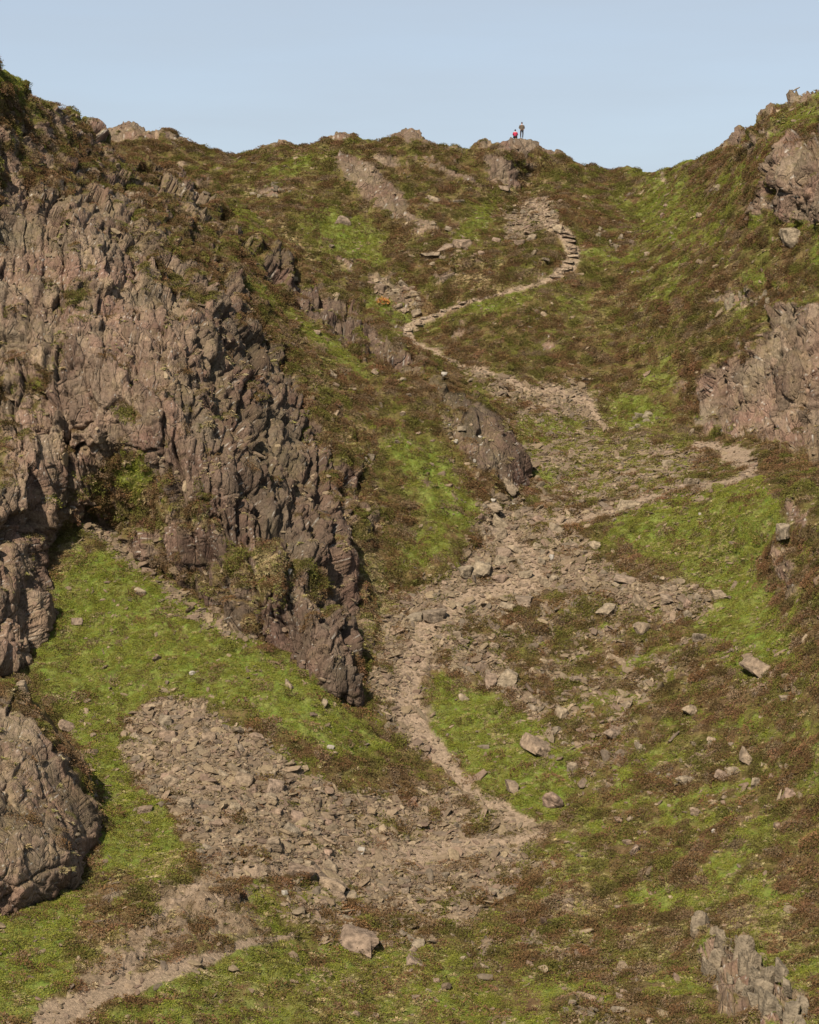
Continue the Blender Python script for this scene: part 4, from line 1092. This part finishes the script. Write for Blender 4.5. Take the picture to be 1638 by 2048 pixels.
outcrop(1455, 590, 30, 44, 10, 6, 1.5, 'leftmost of the three rock teeth above the right crag', 6)
outcrop(1485, 592, 30, 42, 10, 6, 1.4, 'middle of the three rock teeth above the right crag', 7)
outcrop(1520, 596, 34, 38, 10, 6, 1.4, 'rightmost of the three rock teeth above the right crag', 8)
outcrop(545, 387, 80, 30, 5, 12, .8, 'broken rocks on the knoll between the left crag and the green patch', 9)
outcrop(1281, 845, 50, 32, 0, 10, .8, 'small broken outcrop in green plants at the back of the grass shelf', 10)
outcrop(735, 905, 34, 60, 0, 8, 1.5, 'upright dark rib at the right edge of the great cliff', 12, 2)

# ---------------------------------------------------------------- pitched stone steps
def slab_mesh(seed):
    r = random.Random(seed); bm = bmesh.new(); bmesh.ops.create_cube(bm, size=1)
    bmesh.ops.subdivide_edges(bm, edges=bm.edges[:], cuts=2, use_grid_fill=True)
    for q in bm.verts:
        q.co += Vector((r.uniform(-.06, .06), r.uniform(-.10, .10), r.uniform(-.10, .10)))
    bmesh.ops.bevel(bm, geom=[e for e in bm.edges if e.calc_face_angle(0) > .7], offset=.03, segments=1, affect='EDGES')
    me = bpy.data.meshes.new('stone_step'); bm.to_mesh(me); bm.free(); me.materials.append(M_STEP); return me
M_STEP = mat_inst('step_stone', [(.20, .152, .103), (.16, .118, .082), (.23, .178, .125)], dark=.5, use_tint=False, bump=.03)
STEPM = [slab_mesh(i) for i in range(5)]
ORD = ['first', 'second', 'third', 'fourth', 'fifth', 'sixth', 'seventh', 'eighth', 'ninth', 'tenth', 'eleventh', 'twelfth', 'thirteenth', 'fourteenth', 'fifteenth', 'sixteenth', 'seventeenth', 'eighteenth', 'nineteenth', 'twentieth', 'twenty first', 'twenty second']
def steps(line, count, label, grp, up):
    L_ = [math.hypot(line[i + 1][0] - line[i][0], line[i + 1][1] - line[i][1]) for i in range(len(line) - 1)]
    for k in range(count):
        t = (k + .5) / count * sum(L_); i = 0
        while t > L_[i] and i < len(L_) - 1: t -= L_[i]; i += 1
        f = t / L_[i]; u = line[i][0] + f * (line[i + 1][0] - line[i][0]); v = line[i][1] + f * (line[i + 1][1] - line[i][1])
        w = line[i][2] + f * (line[i + 1][2] - line[i][2])
        u += brng.uniform(-5, 5); v += brng.uniform(-2.5, 2.5)
        P, N, _ = surf(u, v); P = Vector(P[0]); D = P.y
        o = bpy.data.objects.new('stone_step', STEPM[k % 5]); scene.collection.objects.link(o)
        o.scale = (w * D / FPX * brng.uniform(.5, .95), brng.uniform(.4, .8), brng.uniform(.16, .3))
        o.rotation_euler = (brng.uniform(-.06, .06), brng.uniform(-.12, .12), brng.uniform(-.45, .45))
        o.location = P + Vector((0, 0, .03)) + Vector(N[0]) * .02
        o['label'] = label % ORD[count - 1 - k if up else k]; o['category'] = 'step'; o['group'] = grp
steps([(1104, 558, 24), (1136, 536, 30), (1146, 505, 32), (1138, 478, 30), (1112, 455, 28), (1096, 428, 26)], 15, '%s stone step from the top of the curving flight below the pass', 'steps of the curving flight', True)
steps([(808, 668, 30), (824, 650, 26), (850, 636, 20), (930, 606, 16), (1000, 588, 12)], 10, '%s stone step from the left on the path climbing right from behind the spur', 'steps behind the spur', False)

# ---------------------------------------------------------------- rusty fern clump
M_RUST = mat_inst('rusty_fronds', [(.30, .12, .03), (.38, .17, .05)], use_tint=False)
fern = bpy.data.objects.new('fern_clump', bush_mesh(77, 260, .8, .55, .13, M_RUST, 'fern_clump', .8)); scene.collection.objects.link(fern)
P, N, _ = surf(766, 610); fern.location = P[0]; fern['label'] = 'orange brown clump of dead fern at the foot of the boulder jumble'; fern['category'] = 'fern'

# ---------------------------------------------------------------- the two walkers on the summit
def skin_obj(name, joints, edges, mat, sub=2, root=0, loc=None, parent=None):
    me = bpy.data.meshes.new(name); me.from_pydata([j[0] for j in joints], edges, []); me.update()
    o = bpy.data.objects.new(name, me); scene.collection.objects.link(o)
    md = o.modifiers.new('skin', 'SKIN'); md.use_smooth_shade = True
    if not me.skin_vertices: me.skin_vertices.new()
    for i, j in enumerate(joints):
        r = j[1]; me.skin_vertices[0].data[i].radius = (r, r) if not isinstance(r, tuple) else r
        me.skin_vertices[0].data[i].use_root = (i == root)
    sd = o.modifiers.new('smooth', 'SUBSURF'); sd.levels = sub; sd.render_levels = sub
    me.materials.append(mat)
    if parent: o.parent = parent
    if loc is not None: o.location = loc
    return o

M_SKIN = mat_plain('skin', (.45, .26, .19)); M_COAT = mat_plain('olive_jacket', (.085, .065, .048)); M_TRS = mat_plain('dark_trousers', (.035, .030, .032))
M_RED = mat_plain('red_jacket', (.26, .02, .045)); M_BLK = mat_plain('black_cloth', (.012, .012, .015)); M_HAT = mat_plain('grey_hat', (.035, .035, .045)); M_BOOT = mat_plain('boot', (.05, .035, .025))
M_SHIRT = mat_plain('tan_shirt', (.30, .17, .11))

def head_mesh(name, mat, s=1.0):
    bm = bmesh.new(); bmesh.ops.create_icosphere(bm, subdivisions=3, radius=.1)
    for q in bm.verts:
        x, y, z = q.co
        q.co.x *= .78; q.co.z *= 1.18
        if z < 0: q.co.x *= 1 + z * 2.2; q.co.y *= 1 + z * 1.2
        if y < -.06:                                              # face side is -Y
            q.co.y -= .024 * math.exp(-((x / .016) ** 2 + ((z + .012) / .022) ** 2))       # nose
            q.co.y += .010 * math.exp(-(((abs(x) - .035) / .016) ** 2 + ((z - .015) / .014) ** 2))  # eye sockets
            q.co.y -= .007 * math.exp(-((x / .028) ** 2 + ((z + .058) / .010) ** 2))       # lips
        if abs(x) > .085 and abs(z) < .035: q.co.x *= 1.12                                 # ears
    me = bpy.data.meshes.new(name); bm.to_mesh(me); bm.free(); me.materials.append(mat)
    for p in me.polygons: p.use_smooth = True
    return me

def join_into(name, pieces, mat, parent):
    """apply modifiers of the pieces and weld them into one mesh"""
    dg = bpy.context.evaluated_depsgraph_get(); V = []; F = []
    for o in pieces:
        ev = o.evaluated_get(dg); me = ev.to_mesh(); k = len(V); M4 = o.matrix_basis
        V += [tuple(M4 @ q.co) for q in me.vertices]; F += [tuple(k + i for i in p.vertices) for p in me.polygons]
        ev.to_mesh_clear()
    me = bpy.data.meshes.new(name); me.from_pydata(V, [], F); me.update()
    for p in me.polygons: p.use_smooth = True
    me.materials.append(mat)
    for o in pieces: bpy.data.objects.remove(o)
    o = bpy.data.objects.new(name, me); scene.collection.objects.link(o); o.parent = parent
    return o

def hand(wr, dx, dz, side):
    """palm, four fingers and a thumb as short skinned chains from the wrist"""
    out = [skin_obj('h', [((wr[0], wr[1], wr[2]), .026), ((wr[0], wr[1] + dx * .5, wr[2] + dz * .5), (.04, .02)), ((wr[0], wr[1] + dx, wr[2] + dz), (.04, .018))], [(0, 1), (1, 2)], M_SKIN, 1)]
    for i, l in enumerate((.062, .075, .07, .055)):
        ox = (i - 1.5) * .021; b = (wr[0] + ox, wr[1] + dx, wr[2] + dz)
        out.append(skin_obj('f', [(b, .009), ((b[0], b[1] + dx * l * 5, b[2] + dz * l * 5 - .008), .0085), ((b[0], b[1] + dx * l * 9, b[2] + dz * l * 9 - .03), .0075)], [(0, 1), (1, 2)], M_SKIN, 1))
    out.append(skin_obj('t', [((wr[0] - side * .03, wr[1] + dx * .3, wr[2] + dz * .3), .011), ((wr[0] - side * .06, wr[1] + dx * .8, wr[2] + dz * .8), .010), ((wr[0] - side * .065, wr[1] + dx * 1.2, wr[2] + dz * 1.2 - .01), .008)], [(0, 1), (1, 2)], M_SKIN, 1))
    return out

def crest_point(u):
    best = None
    L = LB; i = int(np.argmin(np.abs(L['us'] - u)))
    G = L['P'].reshape(L['nv'], L['nu'], 3)[:, i - 1:i + 2].reshape(-1, 3)
    d = G[:, 1] * CP + G[:, 2] * SP; el = (G[:, 2] * CP - G[:, 1] * SP) / d
    ok = (d > 150) & (L['out'].reshape(L['nv'], L['nu'])[:, i - 1:i + 2].reshape(-1) < 90)
    el = np.where(ok, el, -9); k = int(np.argmax(el)); return Vector(G[k]), 1024 - el[k] * FPX

def hat_on(parent, at, name):
    bm = bmesh.new(); bmesh.ops.create_icosphere(bm, subdivisions=3, radius=.118)
    bmesh.ops.delete(bm, geom=[q for q in bm.verts if (q.co.y < -.05 and q.co.z < .0) or q.co.z < -.075], context='VERTS')
    for q in bm.verts: q.co.x *= .86; q.co.z *= 1.12
    me = bpy.data.meshes.new(name); bm.to_mesh(me); bm.free(); me.materials.append(M_HAT)
    o = bpy.data.objects.new(name, me); scene.collection.objects.link(o); o.parent = parent; o.location = at

def standing(loc, face):
    root = bpy.data.objects.new('person', None); scene.collection.objects.link(root); root.location = loc; root.rotation_euler = (0, 0, face)
    J = [((0, 0, .98), (.15, .11)), ((0, 0, 1.18), (.15, .10)), ((0, 0, 1.40), (.18, .11)), ((0, 0, 1.52), .055), ((0, -.01, 1.60), .05),
         ((.19, 0, 1.44), .055), ((.29, .02, 1.18), .044), ((.19, -.10, 1.00), .035), ((-.19, 0, 1.44), .055), ((-.29, .02, 1.18), .044), ((-.19, -.10, 1.00), .035),
         ((.11, 0, .90), .085), ((.125, -.02, .50), .058), ((.10, .02, .10), .04), ((-.11, 0, .90), .085), ((-.13, .0, .50), .058), ((-.12, .03, .10), .04)]
    E = [(0, 1), (1, 2), (2, 3), (3, 4), (2, 5), (5, 6), (6, 7), (2, 8), (8, 9), (9, 10), (0, 11), (11, 12), (12, 13), (0, 14), (14, 15), (15, 16)]
    body = skin_obj('body', J, E, M_SKIN)
    head = bpy.data.objects.new('hd', head_mesh('hd', M_SKIN)); scene.collection.objects.link(head); head.location = (0, -.02, 1.70)
    pcs = [body, head] + hand((.19, -.10, 1.00), .02, -.06, 1) + hand((-.19, -.10, 1.00), .02, -.06, -1)
    bpy.context.view_layer.update(); join_into('body', pcs, M_SKIN, root)
    jk = skin_obj('k', [((0, 0, .80), (.21, .17)), ((0, 0, 1.10), (.22, .16)), ((0, 0, 1.40), (.215, .135)), ((0, 0, 1.50), .08), ((.22, 0, 1.42), .085), ((.32, .02, 1.18), .072), ((.20, -.10, 1.01), .055),
                  ((-.22, 0, 1.42), .085), ((-.32, .02, 1.18), .072), ((-.20, -.10, 1.01), .055)], [(0, 1), (1, 2), (2, 3), (2, 4), (4, 5), (5, 6), (2, 7), (7, 8), (8, 9)], M_COAT)
    bpy.context.view_layer.update(); join_into('jacket', [jk], M_COAT, root)
    tr = skin_obj('t', [((0, 0, 1.02), (.19, .15)), ((.11, 0, .84), .105), ((.13, -.02, .50), .078), ((.105, .02, .10), .062), ((-.11, 0, .84), .105), ((-.135, 0, .50), .078), ((-.12, .03, .10), .062)],
                  [(0, 1), (1, 2), (2, 3), (0, 4), (4, 5), (5, 6)], M_TRS)
    bpy.context.view_layer.update(); join_into('trousers', [tr], M_TRS, root)
    for x, y in ((.105, .02), (-.12, .03)):
        b = skin_obj('b', [((x, y + .03, .09), .05), ((x, y, .05), .055), ((x, y - .16, .035), .045)], [(0, 1), (1, 2)], M_BOOT, 1)
        bpy.context.view_layer.update(); join_into('boot', [b], M_BOOT, root)
    hat_on(root, (0, -.02, 1.70), 'hat')
    return root

def seated(loc, face):
    root = bpy.data.objects.new('person', None); scene.collection.objects.link(root); root.location = loc; root.rotation_euler = (0, 0, face)
    # sits on the far side of the crest, knees drawn up
    J = [((0, 0, .12), (.15, .12)), ((0, 0, .34), (.14, .10)), ((0, -.02, .56), (.17, .11)), ((0, -.02, .67), .052), ((0, -.03, .74), .048),
         ((.18, -.02, .60), .052), ((.24, -.10, .36), .042), ((.14, -.30, .28), .032), ((-.18, -.02, .60), .052), ((-.24, -.10, .36), .042), ((-.14, -.30, .28), .032),
         ((.10, -.04, .11), .085), ((.13, -.42, .22), .06), ((.11, -.55, -.16), .04), ((-.10, -.04, .11), .085), ((-.13, -.42, .22), .06), ((-.11, -.55, -.16), .04)]
    E = [(0, 1), (1, 2), (2, 3), (3, 4), (2, 5), (5, 6), (6, 7), (2, 8), (8, 9), (9, 10), (0, 11), (11, 12), (12, 13), (0, 14), (14, 15), (15, 16)]
    body = skin_obj('body', J, E, M_SKIN)
    head = bpy.data.objects.new('hd', head_mesh('hd', M_SKIN)); scene.collection.objects.link(head); head.location = (0, -.04, .84)
    pcs = [body, head] + hand((.14, -.30, .28), -.05, -.02, 1) + hand((-.14, -.30, .28), -.05, -.02, -1)
    bpy.context.view_layer.update(); join_into('body', pcs, M_SKIN, root)
    jk = skin_obj('k', [((0, 0, .12), (.20, .16)), ((0, 0, .34), (.20, .15)), ((0, -.02, .56), (.20, .14)), ((0, -.02, .66), .08), ((.20, -.02, .58), .08), ((.27, -.10, .36), .07), ((.15, -.27, .28), .05),
                  ((-.20, -.02, .58), .08), ((-.27, -.10, .36), .07), ((-.15, -.27, .28), .05)], [(0, 1), (1, 2), (2, 3), (2, 4), (4, 5), (5, 6), (2, 7), (7, 8), (8, 9)], M_RED)
    bpy.context.view_layer.update(); join_into('jacket', [jk], M_RED, root)
    tr = skin_obj('t', [((0, 0, .08), (.18, .15)), ((.10, -.04, .10), .10), ((.13, -.42, .21), .08), ((.11, -.55, -.14), .06), ((-.10, -.04, .10), .10), ((-.13, -.42, .21), .08), ((-.11, -.55, -.14), .06)],
                  [(0, 1), (1, 2), (2, 3), (0, 4), (4, 5), (5, 6)], M_BLK)
    bpy.context.view_layer.update(); join_into('trousers', [tr], M_BLK, root)
    for x in (.11, -.11):
        b = skin_obj('b', [((x, -.53, -.17), .05), ((x, -.56, -.20), .055), ((x, -.70, -.22), .045)], [(0, 1), (1, 2)], M_BOOT, 1)
        bpy.context.view_layer.update(); join_into('boot', [b], M_BOOT, root)
    hat_on(root, (0, -.04, .84), 'hair')
    return root
p, v_ = crest_point(1047); print('crest 1047 at row', v_)
a = standing(p + Vector((0, .1, 0)), .25)
a['label'] = 'person standing on the summit rock in a dark jacket and trousers, hands at the pockets'; a['category'] = 'person'
p, v_ = crest_point(1035); print('crest 1035 at row', v_)
b = seated(p + Vector((0, .15, .02)), math.pi - .2)
b['label'] = 'person in a red jacket sitting low on the summit beside the standing one'; b['category'] = 'person'
